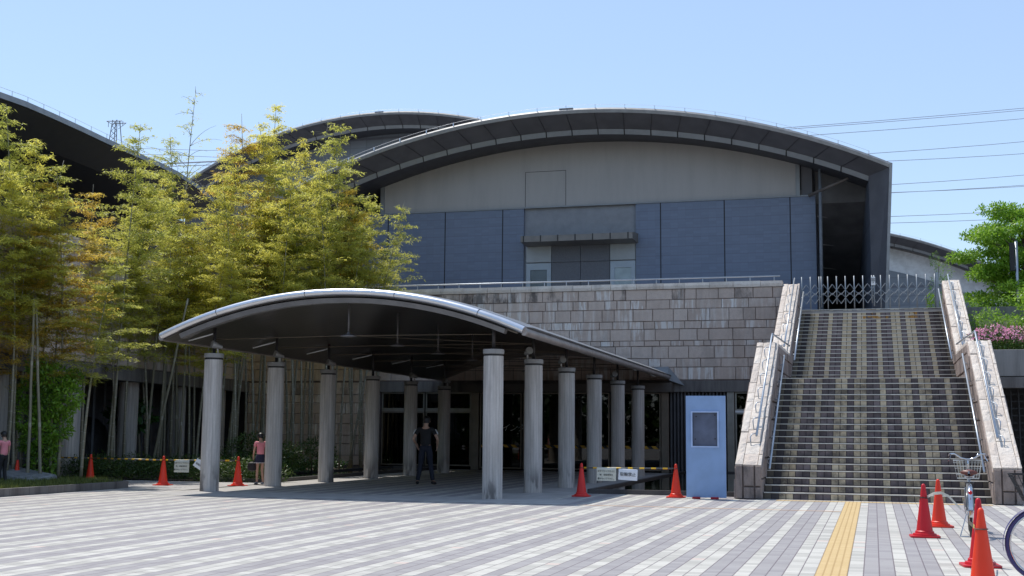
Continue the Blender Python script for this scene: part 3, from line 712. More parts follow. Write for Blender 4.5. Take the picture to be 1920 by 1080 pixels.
# ------------------------------------------------------------------ arched halls
def arc_pts(xc, R, apex, x0, x1, y, n=64):
    a0, a1 = math.asin(max(-1, (x0-xc)/R)), math.asin(min(1, (x1-xc)/R))
    return [Vector((xc+R*math.sin(a0+(a1-a0)*i/n), y, apex-R+R*math.cos(a0+(a1-a0)*i/n))) for i in range(n+1)]
m_wingin = mat_tilewall('slate wing tiles', (.12, .135, .17), .6, .3, (.05, .05, .07), .5, 'y')
def arched_hall(label, Y, xc, R, apex, xL, xR, yd, k=1., base=ZT, wall_mat=None, lip=1., nseg=22):
    """segmental-arch hall: outer rim at y=Y, cladding band sloping back to a pale strip, soffit, gable wall"""
    h = thing('arched_hall', label, 'building', (0, 0, 0))
    Y1, Y2 = Y+1.0*k, Y+3.0*k
    o = arc_pts(xc, R, apex, xL, xR, Y); 
    inL, inR = xL+.72*k, xR-.72*k
    i1 = arc_pts(xc, R-.02, apex-.42*k, inL, inR, Y1)
    i2 = arc_pts(xc, R-.02, apex-.60*k, inL+.02, inR-.02, Y1+.08*k)
    dep = [Vector((0, yd, 0))]
    # roof skin with raised metal edge
    up = lambda P, dz: [p+Vector((0, 0, dz)) for p in P]
    mv = lambda P, dy: [p+Vector((0, dy, 0)) for p in P]
    MB().sweep([up(o, .16*k), mv(up(o, .16*k), yd)]).build('roof', m_roofm, h, smooth=30)
    MB().sweep([up(o, .18*k), mv(up(o, .20*k), .25), mv(up(o, 0), .25), up(mv(o, -.03), -.02), up(mv(o, -.06), .10*k)], True).build('roof_edge', simple('dull zinc roof edge', (.27, .27, .27), .45, .4), h, smooth=30)
    MB().sweep([mv(o, .02), i1]).build('eaves_cladding', m_fascia, h, smooth=30)
    mb = MB(); m = len(o)
    step = (m-1)/nseg
    for q in range(1, nseg):
        t = q*step; a = int(t); fr = t-a
        pa = o[a].lerp(o[min(a+1, m-1)], fr); pb = i1[a].lerp(i1[min(a+1, m-1)], fr)
        mb.tube([pa+Vector((0, -.0, -.02)), pb+Vector((0, -.01, -.01))], .009*k, 4)
    mb.build('cladding_joints', m_dkmetal, h)
    MB().sweep([mv(up(i1, .0), -.02), mv(i2, -.02), mv(i2, .04), mv(i1, .04)], True).build('light_strip', m_trim, h, smooth=30)
    mb = MB()
    for q in range(1, nseg):
        t = q*step; a = int(t); fr = t-a
        pa = i1[a].lerp(i1[min(a+1, m-1)], fr); pb = i2[a].lerp(i2[min(a+1, m-1)], fr)
        mb.tube([pa+Vector((0, -.025, .02)), pb+Vector((0, -.025, -.03))], .022*k, 4)
    mb.build('strip_joints', m_black, h)
    i3 = arc_pts(xc, R, apex-.45*k, inL+.02, inR-.02, Y2)
    MB().sweep([mv(i2, .02), i3, mv(up(i3, .1), 6.)]).build('soffit', m_soffit, h, smooth=30)
    # side wings of the rim
    for sg_, xo, xi, po, pi_ in ((-1, xL, inL, o[0], i1[0]), (1, xR, inR, o[-1], i1[-1])):
        lean = -sg_*.30*k
        MB().add([po, (xo+lean, Y, base), (xi+lean*.0, Y1, base), pi_], [(0, 1, 2, 3)]).build('wing_cladding', m_tile if 0 else m_fascia, h, recalc=False)
        w = MB(); t_ = sg_*.05
        w.add([po+Vector((0, -.03, .17*k)), (xo+lean, Y-.03, base), (xo+lean+t_*2, Y-.03, base), po+Vector((t_*2, -.03, .14*k)), po+Vector((0, .12, .17*k)), (xo+lean, Y+.12, base), (xo+lean+t_*2, Y+.12, base), po+Vector((t_*2, .12, .14*k))],
              [(0, 1, 2, 3), (4, 5, 6, 7), (0, 1, 5, 4), (1, 2, 6, 5), (2, 3, 7, 6), (3, 0, 4, 7)])
        w.build('wing_edge', MATS['dull zinc roof edge'], h)
        MB().add([pi_+Vector((0, .0, .0)), (xi, Y1, base), (xi-sg_*1.05, Y+16, base), pi_+Vector((-sg_*.75, 15, 0))], [(0, 1, 2, 3)]).build('wing_inner_wall', m_wingin, h, recalc=False)
        MB().add([po+Vector((0, .1, 0)), (xo+lean, Y+.1, base), (xo+lean, Y+yd, base), po+Vector((0, yd, 0))], [(0, 1, 2, 3)]).build('wing_outer_wall', m_fascia, h, recalc=False)
    # little lightning-rod posts along the roof
    mb = MB(); up_ = up(o, .18*k)
    for q in range(2, m-2, 3): mb.tube([up_[q], up_[q]+Vector((0, 0, .13*k))], .016*k, 4)
    wire = [p+Vector((0, 0, .12*k)) for p in up_[2:m-2]]; mb.tube(wire, .006*k, 3); mb.build('lightning_wire', m_steel, h)
    mid = o[m//2]; MB().box(mid.x-.28*k, mid.x+.28*k, Y-.02, Y+.4, mid.z+.17*k, mid.z+.22*k).build('ridge_cap', MATS['dull zinc roof edge'], h, bevel=.02)
    return h, i3, Y2
# main hall
hall, i3, Y2 = arched_hall('large hall with wide arched roof, grey gable and blue tiled wall above the stone wall', 45., -11.05, 27.1, 13.50, -22.87, .77, 30.)
GYM = 48.0
gt = arc_pts(-11.3, 27.0, 13.25, -19.75, -2.62, GYM, 48)
mb = MB(); poly = [(p.x, p.z+.05) for p in gt]; mb.prism([(-19.75, 10.3)]+poly+[(-2.62, 10.3)], 'y', GYM, GYM+.3)
mb.build('gable_wall', m_beige, hall)
MB().tube([p+Vector((0, -.03, .02)) for p in gt], .035, 5).build('gable_trim', m_trim, hall)
MB().box(-2.66, -2.50, GYM-.06, GYM+.3, 10.4, 11.95).build('corner_trim', m_trim, hall)
MB().box(-19.85, -19.68, GYM-.06, GYM+.3, 10.4, 11.9).build('corner_trim', m_trim, hall)
MB().box(-19.2, -2.9, GYM+.3, GYM+.32, 10, 12).build('gable_backing', m_dark, hall)
# blue tiled base, left and right of the door bay
TX0, TX1, DX0, DX1, TZ = -20.6, -1.93, -13.50, -8.88, 10.40
MB().box(TX0, DX0, GYM-.15, GYM+.3, ZT, TZ).build('tiled_wall', m_tile, hall)
MB().box(DX1, TX1, GYM-.15, GYM+.3, ZT, TZ).build('tiled_wall', m_tile, hall)
mb = MB()
for px in (727, 834, 942): q = at(px, 480, GYM-.15); mb.box(q.x-.02, q.x+.02, GYM-.156, GYM-.14, ZT, TZ)
for px in (1239, 1359, 1483): q = at(px, 480, GYM-.15); mb.box(q.x-.02, q.x+.02, GYM-.156, GYM-.14, ZT, TZ)
mb.build('panel_joints', simple('black joint sealant', (.02, .02, .025), .7), hall)
mb = MB(); mb.box(TX0, TX1+.02, GYM-.20, GYM-.02, TZ, TZ+.05); mb.build('wall_capping', m_trim, hall)
MB().box(DX0, DX1, GYM-.02, GYM+.3, ZT, TZ-.0).build('door_bay_wall', simple('smooth bluish bay render', (.24, .255, .285), .6, 0, .08), hall)
# hatch outline on the gable
a, b = at(985, 323, GYM-.01), at(1061, 388, GYM-.01)
mb = MB()
for x0, x1, z0, z1 in ((a.x, a.x+.015, b.z, a.z), (b.x-.015, b.x, b.z, a.z), (a.x, b.x, a.z-.015, a.z), (a.x, b.x, b.z, b.z+.03)): mb.box(x0, x1, GYM-.008, GYM+.004, z0, z1)
mb.build('hatch_groove', MATS['black joint sealant'], hall)
# door bay: two pale doors, speckled panels between
def Dp(px): return at(px, 500, GYM-.03).x
dz = at(1050, 492.5, GYM).z
for (pl, pr, gm) in ((987.5, 1034, m_glass), (1145, 1192, m_glass2)):
    x0, x1 = Dp(pl), Dp(pr)
    MB().box(x0, x1, GYM-.10, GYM-.03, dz+.03, at(1010, 461, GYM).z).build('over_door_panel', simple('pale door surround', (.37, .395, .41), .5, 0, .05), hall)
    d_ = MB(); w_ = .17
    d_.box(x0, x0+w_, GYM-.10, GYM-.03, ZT, dz-.02); d_.box(x1-w_, x1, GYM-.10, GYM-.03, ZT, dz-.02); d_.box(x0+w_, x1-w_, GYM-.10, GYM-.03, dz-.28, dz-.02)
    dd = d_.build('door', simple('pale door frame', (.34, .39, .44), .4, .2, .05), hall)
    if gm is m_glass: gm = simple('dusky door glass', (.10, .13, .15), .15)
    else: gm = simple('milky door glass', (.34, .41, .43), .25)
    MB().box(x0+w_, x1-w_, GYM-.07, GYM-.05, ZT, dz-.28).build('pane', gm, dd)
x0, x1 = Dp(1035.5), Dp(1143.5); xm_ = (x0+x1)/2
for a_, b_ in ((x0, xm_-.01), (xm_+.01, x1)):
    for z0_, z1_ in ((ZT, dz-.01), (dz+.01, at(1090, 458, GYM).z)): MB().box(a_, b_, GYM-.09, GYM-.03, z0_, z1_).build('infill_panel', m_panelg, hall)
# door canopy
yc = 46.9; a, b = at(976, 443, yc), at(1186, 436.5, yc); c0, c1 = at(985, 461, GYM-.1), at(1193, 453, GYM-.1)
zt, zb, zs = a.z, at(1080, 450.5, yc).z, at(1090, 457, GYM-.1).z
dc = MB(); dc.add([(a.x, yc, zt), (b.x, yc, zt), (b.x, yc, zb), (a.x, yc, zb), (a.x+.0, GYM-.1, zt+.1), (b.x+.05, GYM-.1, zt+.1), (b.x+.05, GYM-.1, zb-.05), (a.x, GYM-.1, zb-.05)],
    [(0, 1, 2, 3), (4, 5, 6, 7), (0, 1, 5, 4), (1, 2, 6, 5), (2, 3, 7, 6), (3, 0, 4, 7)])
dco = dc.build('door_canopy', simple('taupe canopy cladding', (.20, .185, .17), .5), hall)
mb = MB()
for i in range(7):
    x = a.x+.12+(b.x-a.x-.3)*i/6; mb.box(x-.02, x+.02, yc-.012, yc+.02, zb, zt+.01)
mb.build('canopy_joints', m_black, dco)
# right-hand recess: pipe, steel post, strut, raked underside, side wall
MB().tube([at(1537, 303, 47.4), Vector((at(1541, 575, 47.4).x, 47.4, ZT))], .065, 10).build('drain_pipe', simple('painted drain pipe', (.20, .22, .25), .5), hall, smooth=True)
MB().box(-2.45, -2.05, GYM+.1, GYM+.5, 10.4, 12.0).build('steel_post', m_fascia, hall)
MB().tube([at(1517, 367, 47.6), at(1590, 334, 46.8)], [.07, .045], 8).build('strut', simple('rusty grey strut', (.15, .13, .12), .5), hall, smooth=True)
MB().box(-2.2, -1.95, GYM+.3, GYM+14, ZT, 10.3).build('side_wall', simple('pale side cladding', (.34, .36, .42), .5), hall)
mb = MB(); mb.prism([(GYM+.4, 11.8), (GYM+.4, 10.2), (GYM+2., 9.2), (GYM+5, 7.7), (GYM+8, 6.9), (GYM+13, 6.2), (GYM+13, 11.8)], 'x', -1.94, .04)
mb.build('raked_soffit', simple('raked seating underside', (.13, .125, .125), .6, 0, .3, .8), hall)
mb = MB()
for i, (y, z) in enumerate(((GYM+1., 9.83), (GYM+2.5, 8.95), (GYM+4, 8.2), (GYM+5.5, 7.57), (GYM+7, 7.17), (GYM+9, 6.76))): mb.tube([(-1.93, y, z-.02), (-.6, y+.4, z-.10)], .035, 5)
mb.build('soffit_rib', simple('dark grey rib', (.32, .30, .28), .5), hall)
MB().box(-1.94, .04, GYM+13.2, GYM+13.4, ZT, 12).build('end_wall', m_fascia, hall)
MB().box(-21.9, -20.7, GYM+1, GYM+1.2, ZT, 12).build('end_wall', m_soffit, hall)
# rear hall, left and behind
rear, i3r, Y2r = arched_hall('rear hall with arched roof rising behind the bamboo, left of the large hall', 75., -31.3, 28., 22.35, -45.6, -17.0, 30., k=1.12)
gr = arc_pts(-31.3, 27.9, 21.9, -43.8, -18.6, Y2r, 48)
MB().prism([(-43.8, ZT)]+[(p.x, p.z+.1) for p in gr]+[(-18.6, ZT)], 'y', Y2r, Y2r+.3).build('gable_wall', m_tile2, rear)
mb = MB()
for px in (627, 738): q = at(px, 300, Y2r); mb.box(q.x-.05, q.x+.05, Y2r-.02, Y2r, ZT, 21.1)
mb.build('panel_joints', MATS['black joint sealant'], rear)
# far right hall
far, i3f, Y2f = arched_hall('distant arched hall with white band beyond the gate at the right', 80., -4.4, 24., 14.45, -15., 10.5, 20., k=.85)
gf = arc_pts(-4.4, 24., 13.9, -14.2, 9.6, Y2f, 48)
MB().prism([(-14, ZT)]+[(p.x, p.z+.1) for p in gf]+[(9.6, ZT)], 'y', Y2f, Y2f+.3).build('gable_wall', simple('white gable band', (.74, .77, .80), .6), far)
gf2 = arc_pts(-4.4, 24., 12.55, -14.2, 9.6, Y2f-.05, 48)
MB().prism([(-14, ZT)]+[(p.x, p.z) for p in gf2]+[(9.6, ZT)], 'y', Y2f-.08, Y2f-.01).build('panel_wall', m_tile2, far)

# left hall: long dark overhanging eaves running towards the camera
lh = thing('left_hall', 'dark overhanging roof of the nearer hall at the left edge above the bamboo', 'building', (0, 0, 0))
ev = [atz(px, py, 11.) for px, py in ((-160, 118), (0, 172), (50, 190), (100, 212), (150, 235), (200, 259), (250, 282), (300, 304), (335, 322), (370, 345), (400, 372))]
ev = [Vector((p.x, p.y, 11.)) for p in ev]
out = [p for p in ev]; a1 = [p+Vector((-.0, .0, -.2)) for p in ev]; b1 = [p+Vector((-1.2, .3, -.75)) for p in ev]; c1 = [p+Vector((-4.6, .6, -.8)) for p in ev]; d1 = [p+Vector((-4.6, .6, .9)) for p in ev]
MB().sweep([out, [p+Vector((.02, 0, -.18)) for p in ev], [p+Vector((-.12, 0, -.18)) for p in ev], [p+Vector((-.12, 0, .02)) for p in ev]], True).build('roof_edge', MATS['dull zinc roof edge'], lh, smooth=30)
MB().sweep([a1, b1]).build('eaves_cladding', simple('near black eaves', (.022, .022, .025), .6), lh, smooth=30, recalc=False)
MB().sweep([b1, c1]).build('soffit', MATS['near black eaves'], lh, smooth=30, recalc=False)
MB().sweep([[p+Vector((-.1, 0, 0)) for p in ev], [p+Vector((-30, 6, 4.)) for p in ev]]).build('roof', m_roofm, lh, smooth=30, recalc=False)
_e = ev[-1]; wl = [Vector((p.x-4.2, p.y+.6, 0)) for p in ev]+[Vector((_e.x-4.4, 52, 0)), Vector((_e.x-2, 74, 0))]
MB().sweep([[p+Vector((0, 0, 11.0)) for p in wl], [p+Vector((0, 0, ZT)) for p in wl]]).build('upper_wall', simple('dark left hall wall', (.06, .055, .06), .7), lh, recalc=False)
mb = MB()
for t in np.linspace(.15, .86, 13):
    f = t*(len(ev)-1); i = int(f); q = ev[i].lerp(ev[i+1], f-i); mb.tube([q+Vector((-.05, 0, 0)), q+Vector((-.05, 0, .17))], .014, 5)
mb.tube([p+Vector((-.05, 0, .16)) for p in ev], .006, 4)
mb.build('lightning_wire', m_steel, lh)
mb = MB()
for z in (8.7, 9.5): mb.tube([Vector((p.x-3.6, p.y+.5, z)) for p in ev], .06, 6)
mb.build('eaves_beam', simple('dark steel eaves beam', (.09, .085, .08), .5), lh)

# ------------------------------------------------------------------ right-hand planter wall
pw = thing('planter_wall', 'grey concrete retaining wall under the azaleas at the right', 'wall', (0, 0, 0))
MB().box(2.8, 16, 36.5, 36.8, 2.98, 3.72).build('wall', m_conc, pw, bevel=.015)
MB().box(2.8, 16, 36.45, 36.8, 2.66, 2.96).build('beam', m_beam, pw, bevel=.01)
MB().box(2.8, 16, 36.8, 42, 3.4, 3.66).build('planter_bed', m_soil, pw)
MB().box(2.8, 16, 41.9, 42.2, 3.6, 5.44).build('upper_wall', m_conc, pw)
MB().box(2.8, 16, 40, 40.2, 0, 3.4).build('back_wall', m_dark, pw)
mb = MB()
for i in range(30): mb.box(2.9+i*.2, 2.93+i*.2, 37.2, 37.23, 0, 2.66)
for j in range(13): mb.box(2.9, 9, 37.24, 37.26, .1+j*.2, .125+j*.2)
mb.build('mesh_grille', simple('black grille', (.02, .02, .022), .5), pw)

# ------------------------------------------------------------------ vegetation
def leaf_quads(P, D, Nn, L, Wd):
    """P base points, D unit directions, Nn normals -> pointed leaf as a kite-shaped quad"""
    side = np.cross(D, Nn); side /= np.linalg.norm(side, axis=1, keepdims=True)+1e-9
    L = L[:, None]; Wd = Wd[:, None]
    v = np.stack([P, P+D*L*.4+side*Wd*.5, P+D*L, P+D*L*.4-side*Wd*.5], 1).reshape(-1, 3)
    f = np.arange(len(v)).reshape(-1, 4); return v, f
def rand_unit(rg, n):
    v = rg.normal(size=(n, 3)); return v/np.linalg.norm(v, axis=1, keepdims=True)
m_bam = mat_leaf('bamboo leaves green to ochre', (.28, .35, .06), (.80, .72, .15), .5, .7, .45)
m_bamg = mat_leaf('bamboo leaves green', (.23, .30, .055), (.66, .64, .14), .45, .6, .4)
m_bamy = mat_leaf('bamboo leaves orange yellow', (.42, .38, .06), (.84, .60, .12), .5, .6, .4)
def mat_culm():
    k = NT('bamboo culm'); x, y, z = k.xyz(k.obj()); f = k.math('FRACT', k.math('DIVIDE', z, .33))
    n = k.noise(3, k.obj(), 4); c = k.mix(n, (.16, .155, .10), (.32, .29, .22)); c = k.mix(k.math('MULTIPLY', k.math('GREATER_THAN', f, .93), .6), c, (.42, .40, .34))
    k.base(c, .4, 0, .4); return k.m
m_culm = mat_culm()
def bamboo_variant(seed, Hh, crown0, spread, dens, mat, label, bare=False, lw=1.):
    rg = np.random.default_rng(seed)
    t = thing('bamboo', label, 'bamboo', (0, 0, -200)); 
    az = rg.uniform(0, 2*math.pi); bend = rg.uniform(.3, .9)
    def cu(z):
        s = z/Hh; return Vector((math.cos(az)*bend*s**2.2, math.sin(az)*bend*s**2.2, z))
    pts = [cu(z) for z in np.linspace(0, Hh, 14)]
    MB().tube(pts, [.042*(1-.88*i/13) for i in range(14)], 8).build('culm', m_culm, t, smooth=True)
    br = MB(); P = []; D = []; zs = np.arange(crown0, Hh*.995, .31)
    for z in zs:
        s = (z-crown0)/(Hh-crown0); c = cu(z)
        Lb = spread*(1-s)**.78*(.45+.55*min(1, s*4))*rg.uniform(.65, 1.2)+.2
        for b in range(2 if bare else 3):
            a = rg.uniform(0, 2*math.pi); el = rg.uniform(.35, .95)
            d0 = Vector((math.cos(a)*math.cos(el), math.sin(a)*math.cos(el), math.sin(el)))
            p = c.copy(); ln = [p.copy()]; m = 5
            for q in range(m):
                d0 = (d0+Vector((0, 0, -.16))).normalized(); p = p+d0*Lb/m; ln.append(p.copy())
                if not bare or rg.random() < .35:
                    ns = max(2, int(dens*Lb/m*rg.uniform(.5, 1.4)))
                    for _ in range(ns):
                        off = Vector(rg.normal(0, .06+.035*Lb/m*4, 3)); off.z *= .4
                        pp = p-d0*rg.uniform(0, Lb/m)+off
                        nl = rg.integers(3, 6)
                        for w in range(nl):
                            P.append(pp+Vector(rg.normal(0, .02, 3))); da = rg.uniform(0, 6.28); D.append(Vector((math.cos(da), math.sin(da), rg.uniform(-.9, .15))).normalized())
            br.tube(ln, [.009, .007, .006, .005, .004, .003], 3, cap=False)
    br.build('branches', simple('bamboo twig', (.20, .18, .10), .6), t)
    P = np.array(P); D = np.array(D); n = len(P)
    N_ = rand_unit(rg, n)*.5+np.array([0, 0, 1.]); 
    v, f = leaf_quads(P, D, N_, rg.uniform(.08, .145, n)*lw, rg.uniform(.018, .030, n)*lw)
    # colour drifts in patches through the crown
    ph = rg.uniform(0, 6, 3); tint = .5+.28*np.sin(P[:, 2]*1.1+ph[0])*np.cos(P[:, 0]*1.7+ph[1])+rg.normal(0, .16, n)+.18*(P[:, 2]-crown0)/(Hh-crown0)
    world_mesh('foliage', v, f, mat, t, np.clip(tint, 0, 1))
    return t, n
protos = []
for sd, Hh, c0, sp, dn, mt, bare in ((1, 9.5, 4.1, 1.75, 54, m_bam, False), (2, 9.0, 3.9, 1.6, 54, m_bamg, False), (3, 8.6, 3.6, 1.6, 50, m_bamy, False), (4, 10., 4.6, 1.75, 54, m_bam, False), (5, 9.0, 4.4, 1.4, 46, m_bamg, False), (6, 10.5, 7.0, 1.35, 12, m_bamg, True)):
    protos.append(bamboo_variant(sd, Hh, c0, sp, dn, mt, 'bamboo', bare))
HV = [9.5, 9.0, 8.6, 10., 9.0, 10.5]
# (top px, top py, depth y, variant, lean px) followed by what singles it out
BAM = [
 (62, 196, 31.5, 1, 'green bamboo with the tall arching tip nearest the left edge'),
 (10, 205, 29.5, 0, 'green bamboo cut by the left edge of the view'),
 (-40, 300, 27.5, 3, 'bamboo half outside the view at the far left'),
 (150, 322, 33, 2, 'orange leaved bamboo before the dark eaves at the left'),
 (222, 238, 34, 1, 'pointed yellow green bamboo tip below the far pylon'),
 (268, 322, 36, 1, 'dense green bamboo right of the pointed tip under the eaves'),
 (346, 158, 37, 5, 'bare feathery bamboo standing highest above the grove'),
 (372, 236, 38, 4, 'small leafy brown green bamboo tip beside the bare feathery one'),
 (412, 318, 35, 0, 'ochre green bamboo in front of the gap between two roofs'),
 (330, 330, 34.5, 0, 'olive bamboo below the bare feathery tip'),
 (455, 210, 37.5, 2, 'slender orange bamboo spire left of the paired tips'),
 (500, 204, 39, 3, 'tall pale leafy bamboo tip before the rear hall roof edge'),
 (545, 236, 38.5, 0, 'yellow bamboo in front of the rear hall eaves'),
 (592, 226, 40, 5, 'thin sparse bamboo spray against the rear hall cladding'),
 (590, 262, 39, 3, 'bushy yellow bamboo before the rear hall wall'),
 (640, 243, 39.5, 1, 'fresh green bamboo spire before the rear hall panels'),
 (668, 345, 40, 2, 'orange brown bamboo before the corner of the large hall'),
 (700, 372, 40.5, 0, 'yellow green bamboo beside the corner of the large hall'),
 (738, 372, 39.5, 4, 'rightmost bamboo with leaves hanging over the tiled wall'),
 (620, 330, 37.5, 0, 'golden bamboo in the middle of the grove above the canopy'),
 (520, 300, 35.5, 3, 'golden bamboo above the left half of the canopy'),
 (470, 330, 34, 0, 'dense ochre bamboo above the left end of the canopy'),
 (110, 360, 30.5, 0, 'mixed green bamboo behind the glossy shrub'),
 (190, 352, 31.5, 2, 'orange tinged bamboo low before the dark left hall'),
 (25, 330, 28.5, 3, 'low hazy green bamboo at the left edge'),
 (240, 400, 33, 4, 'dark green bamboo low in the shade of the stone wing'),
 (300, 380, 34, 1, 'shaded green bamboo above the slanted culms'),
 (400, 400, 35.5, 1, 'green bamboo low behind the canopy tip'),
 (560, 400, 37, 1, 'shaded green bamboo just above the canopy crown'),
 (650, 420, 39, 4, 'low green bamboo above the right part of the canopy crown'),
 (80, 268, 27.0, 0, 'foremost bamboo with two pale culms beside the slab'),
 (30, 420, 26.6, 2, 'short orange green bamboo beside the foremost culms'),
 (715, 455, 41.0, 1, 'lowest right bamboo against the blue tiled wall'),
 (450, 440, 33.5, 3, 'low yellow bamboo directly above the canopy edge'),
 (365, 470, 33.0, 0, 'low ochre bamboo left above the canopy tip'),
]
used = set(); rb = random.Random(3)
rb2 = random.Random(12)
for px, py in [(60, 300), (95, 470), (275, 350), (310, 420), (390, 350), (440, 370), (485, 270), (500, 360), (535, 330), (570, 300), (575, 360), (610, 290), (630, 380), (660, 400), (690, 420), (480, 400), (540, 400), (600, 420), (720, 400), (170, 480), (220, 440), (280, 460), (385, 430)]:
    BAM.append((px, py, 26+px*.02+rb2.uniform(0, 1.5), rb2.choice((0, 1, 2, 3, 0, 4)), 'bamboo deep in the grove merged with its neighbours'))
for i, (px, py, Y, v, lab) in enumerate(BAM):
    t1 = at(px, py, 1.); r_ = -t1.x; ymax = 16.3/(r_-.15)-.35 if r_ > .2 else 41
    Y = min(Y, ymax, 41.3)
    if 26.3 < Y < 28.9: Y = 28.95 if ymax > 28.9 else 25.6
    top = at(px, py, Y); Hw = top.z-.05; sc = Hw/HV[v]
    o = protos[v][0]
    if v in used: o = dup(o)
    used.add(v)
    bx = top.x+rb.uniform(-.35, .35); by = Y
    if by > 28.5 and bx > -16.9 : bx = -16.9-rb.uniform(0, .5)
    wd = max(1., min(1.25, 1.0/sc))
    d = Vector((top.x-bx, 0, Hw)); o.location = (bx, by, .05)
    ry = math.atan2(d.x, d.z)
    o.rotation_euler = (rb.uniform(-.03, .03), ry, rb.uniform(0, 6.28) if abs(ry) < .05 else rb.uniform(-.5, .5))
    k_ = wd*max(sc, .8) if sc < 1 else sc; o.scale = (k_, k_, sc)
    o['label'] = lab; o['group'] = 'bamboo grove left of the canopy'
# bare culms rising in front of the stone wing
cul = None
for j, (bx_, by_, tx_, ty_, Y, lab) in enumerate(((272, 878, 300, 560, 33, 'slanted pale culm left of the canopy column'), (262, 870, 254, 560, 34, 'straight pale culm before the round wing column'),
    (228, 868, 246, 560, 34.5, 'thin grey culm left among the slanted ones'), (283, 882, 352, 560, 32, 'strongly slanted culm crossing the others'), (330, 850, 332, 570, 35, 'thin upright culm behind the crossing one'),
    (336, 862, 352, 600, 33.5, 'thick pale culm nearest the left canopy column'), (405, 850, 428, 640, 35, 'leaning culm just right of the first canopy column'), (428, 830, 452, 640, 36, 'pale culm left in the pair between the first two columns'),
    (436, 832, 462, 640, 36, 'pale culm right in the pair between the first two columns'), (545, 800, 560, 650, 38, 'faint shaded culm right of the second canopy column'), (76, 898, 68, 560, 24.9, 'pale culm right of the pair beside the stone slab'), (52, 898, 64, 560, 24.8, 'pale culm left of the pair beside the stone slab'),
    (300, 860, 318, 560, 34.2, 'dull culm standing between the slanted pair'), (480, 830, 492, 640, 37.5, 'faint culm left of the second canopy column'))):
    a, b = at(bx_, by_, Y), at(tx_, ty_, Y); d = (b-a); a = a-d*(a.z-.03)/d.z if d.z else a; d = b-a
    if cul is None:
        cul = thing('bamboo_culm', lab, 'bamboo'); n_ = 14
        MB().tube([(0.01*math.sin(q), 0, q/n_) for q in range(n_+1)], [.042-.012*q/n_ for q in range(n_+1)], 8).build('culm', m_culm, cul, smooth=True)
        o = cul
    else: o = dup(cul)
    o['label'] = lab; o['group'] = 'bare culms of the bamboo grove'
    o.location = a; o.rotation_euler = d.to_track_quat('Z', 'Y').to_euler(); s_ = 1. if Y > 30 else .95; o.scale = (s_, s_, d.length)

def blob_leaves(name, label, cat, loc, centers, n, size, mat, seed, droop=-.2, stems=None, shell=.5, aspect=.38, group=None, stuff=False):
    """leafy mass: leaves scattered in the outer part of several ellipsoids (cx,cy,cz,rx,ry,rz)"""
    rg = np.random.default_rng(seed); P = []; O = []
    vol = np.array([c[3]*c[4]*c[5] for c in centers])**.67; vol = vol/vol.sum()
    for c, w in zip(centers, vol):
        m = int(n*w)+1; u = rand_unit(rg, m); r = rg.uniform(shell, 1., m)**.6*(1+.12*np.sin(u[:, 0]*7+seed)*np.cos(u[:, 2]*6))
        q = u*r[:, None]*np.array(c[3:6])+np.array(c[:3]); P.append(q); O.append(u)
    P = np.concatenate(P); O = np.concatenate(O); n = len(P)
    keep = P[:, 2] > .01; P = P[keep]; O = O[keep]; n = len(P)
    D = O*.7+rand_unit(rg, n)*.8+np.array([0, 0, droop]); D /= np.linalg.norm(D, axis=1, keepdims=True)
    N_ = rand_unit(rg, n)*.6+O*.5+np.array([0, 0, .6])
    L = rg.uniform(.7, 1.3, n)*size; v, f = leaf_quads(P, D, N_, L, L*aspect)
    tint = np.clip(.45+.25*np.sin(P[:, 0]*3+seed)*np.sin(P[:, 2]*4+P[:, 1]*2)+rg.normal(0, .2, n), 0, 1)
    if stems is None and not stuff:
        o = world_mesh(name, v, f, mat, None, tint); o.location = loc
        tag(o, label, cat, group) if label else None
        return o
    if stuff:
        o = world_mesh(name, v, f, mat, None, tint); o.location = loc; o['kind'] = 'stuff'; o['label'] = label; o['category'] = cat; return o
    t = thing(name, label, cat, loc, 0, group); world_mesh('foliage', v, f, mat, t, tint)
    for k_, (pts, r0, r1) in enumerate(stems):
        MB().tube(pts, [r0+(r1-r0)*i/(len(pts)-1) for i in range(len(pts))], 7).build('trunk' if k_ == 0 else 'limb', simple('grey brown bark', (.11, .085, .065), .85, 0, .3, 12, .006, 40), t, smooth=True)
    return t
m_gloss = mat_leaf('glossy evergreen leaves', (.045, .13, .018), (.36, .60, .07), .28, .4, .1)
q = at(78, 880, 25.5)
blob_leaves('glossy_shrub', 'tall glossy green shrub behind the two pale culms at the left', 'shrub', (q.x, 25.5, .1),
    [(0, 0, .5, .34, .35, .5), (-.1, 0, .95, .48, .42, .42), (.2, .05, 1.3, .5, .42, .4), (-.4, 0, 1.5, .42, .4, .38), (.1, .1, 1.85, .6, .48, .42), (.62, 0, 2.0, .38, .36, .34), (-.45, .05, 2.1, .42, .4, .36), (.2, 0, 2.45, .55, .42, .32), (-.2, 0, 2.7, .35, .3, .22), (.75, 0, 2.45, .26, .26, .2)], 7600, .115, m_gloss, 5,
    stems=[([(0, 0, 0), (.05, 0, 1.2), (.15, .05, 2.3)], .05, .02), ([(0, 0, .5), (-.3, 0, 1.3)], .03, .012)])
m_fats = mat_leaf('broad palmate leaves', (.012, .05, .015), (.06, .17, .03), .35, .25, .1)
q = at(245, 765, 33.5)
blob_leaves('broadleaf_shrub', 'small broad leaved shrub low in front of the wing columns', 'shrub', (q.x, 33.5, .05), [(0, 0, 2.0, .55, .45, .2), (.35, 0, 1.65, .5, .4, .16), (-.3, 0, 1.7, .4, .4, .14), (.05, 0, 1.4, .35, .3, .2)], 420, .26, m_fats, 8, aspect=.5,
    stems=[([(0, 0, 0), (.0, 0, 1.), (.05, .0, 1.9)], .025, .012), ([(0, 0, .8), (.3, 0, 1.6)], .015, .008)])
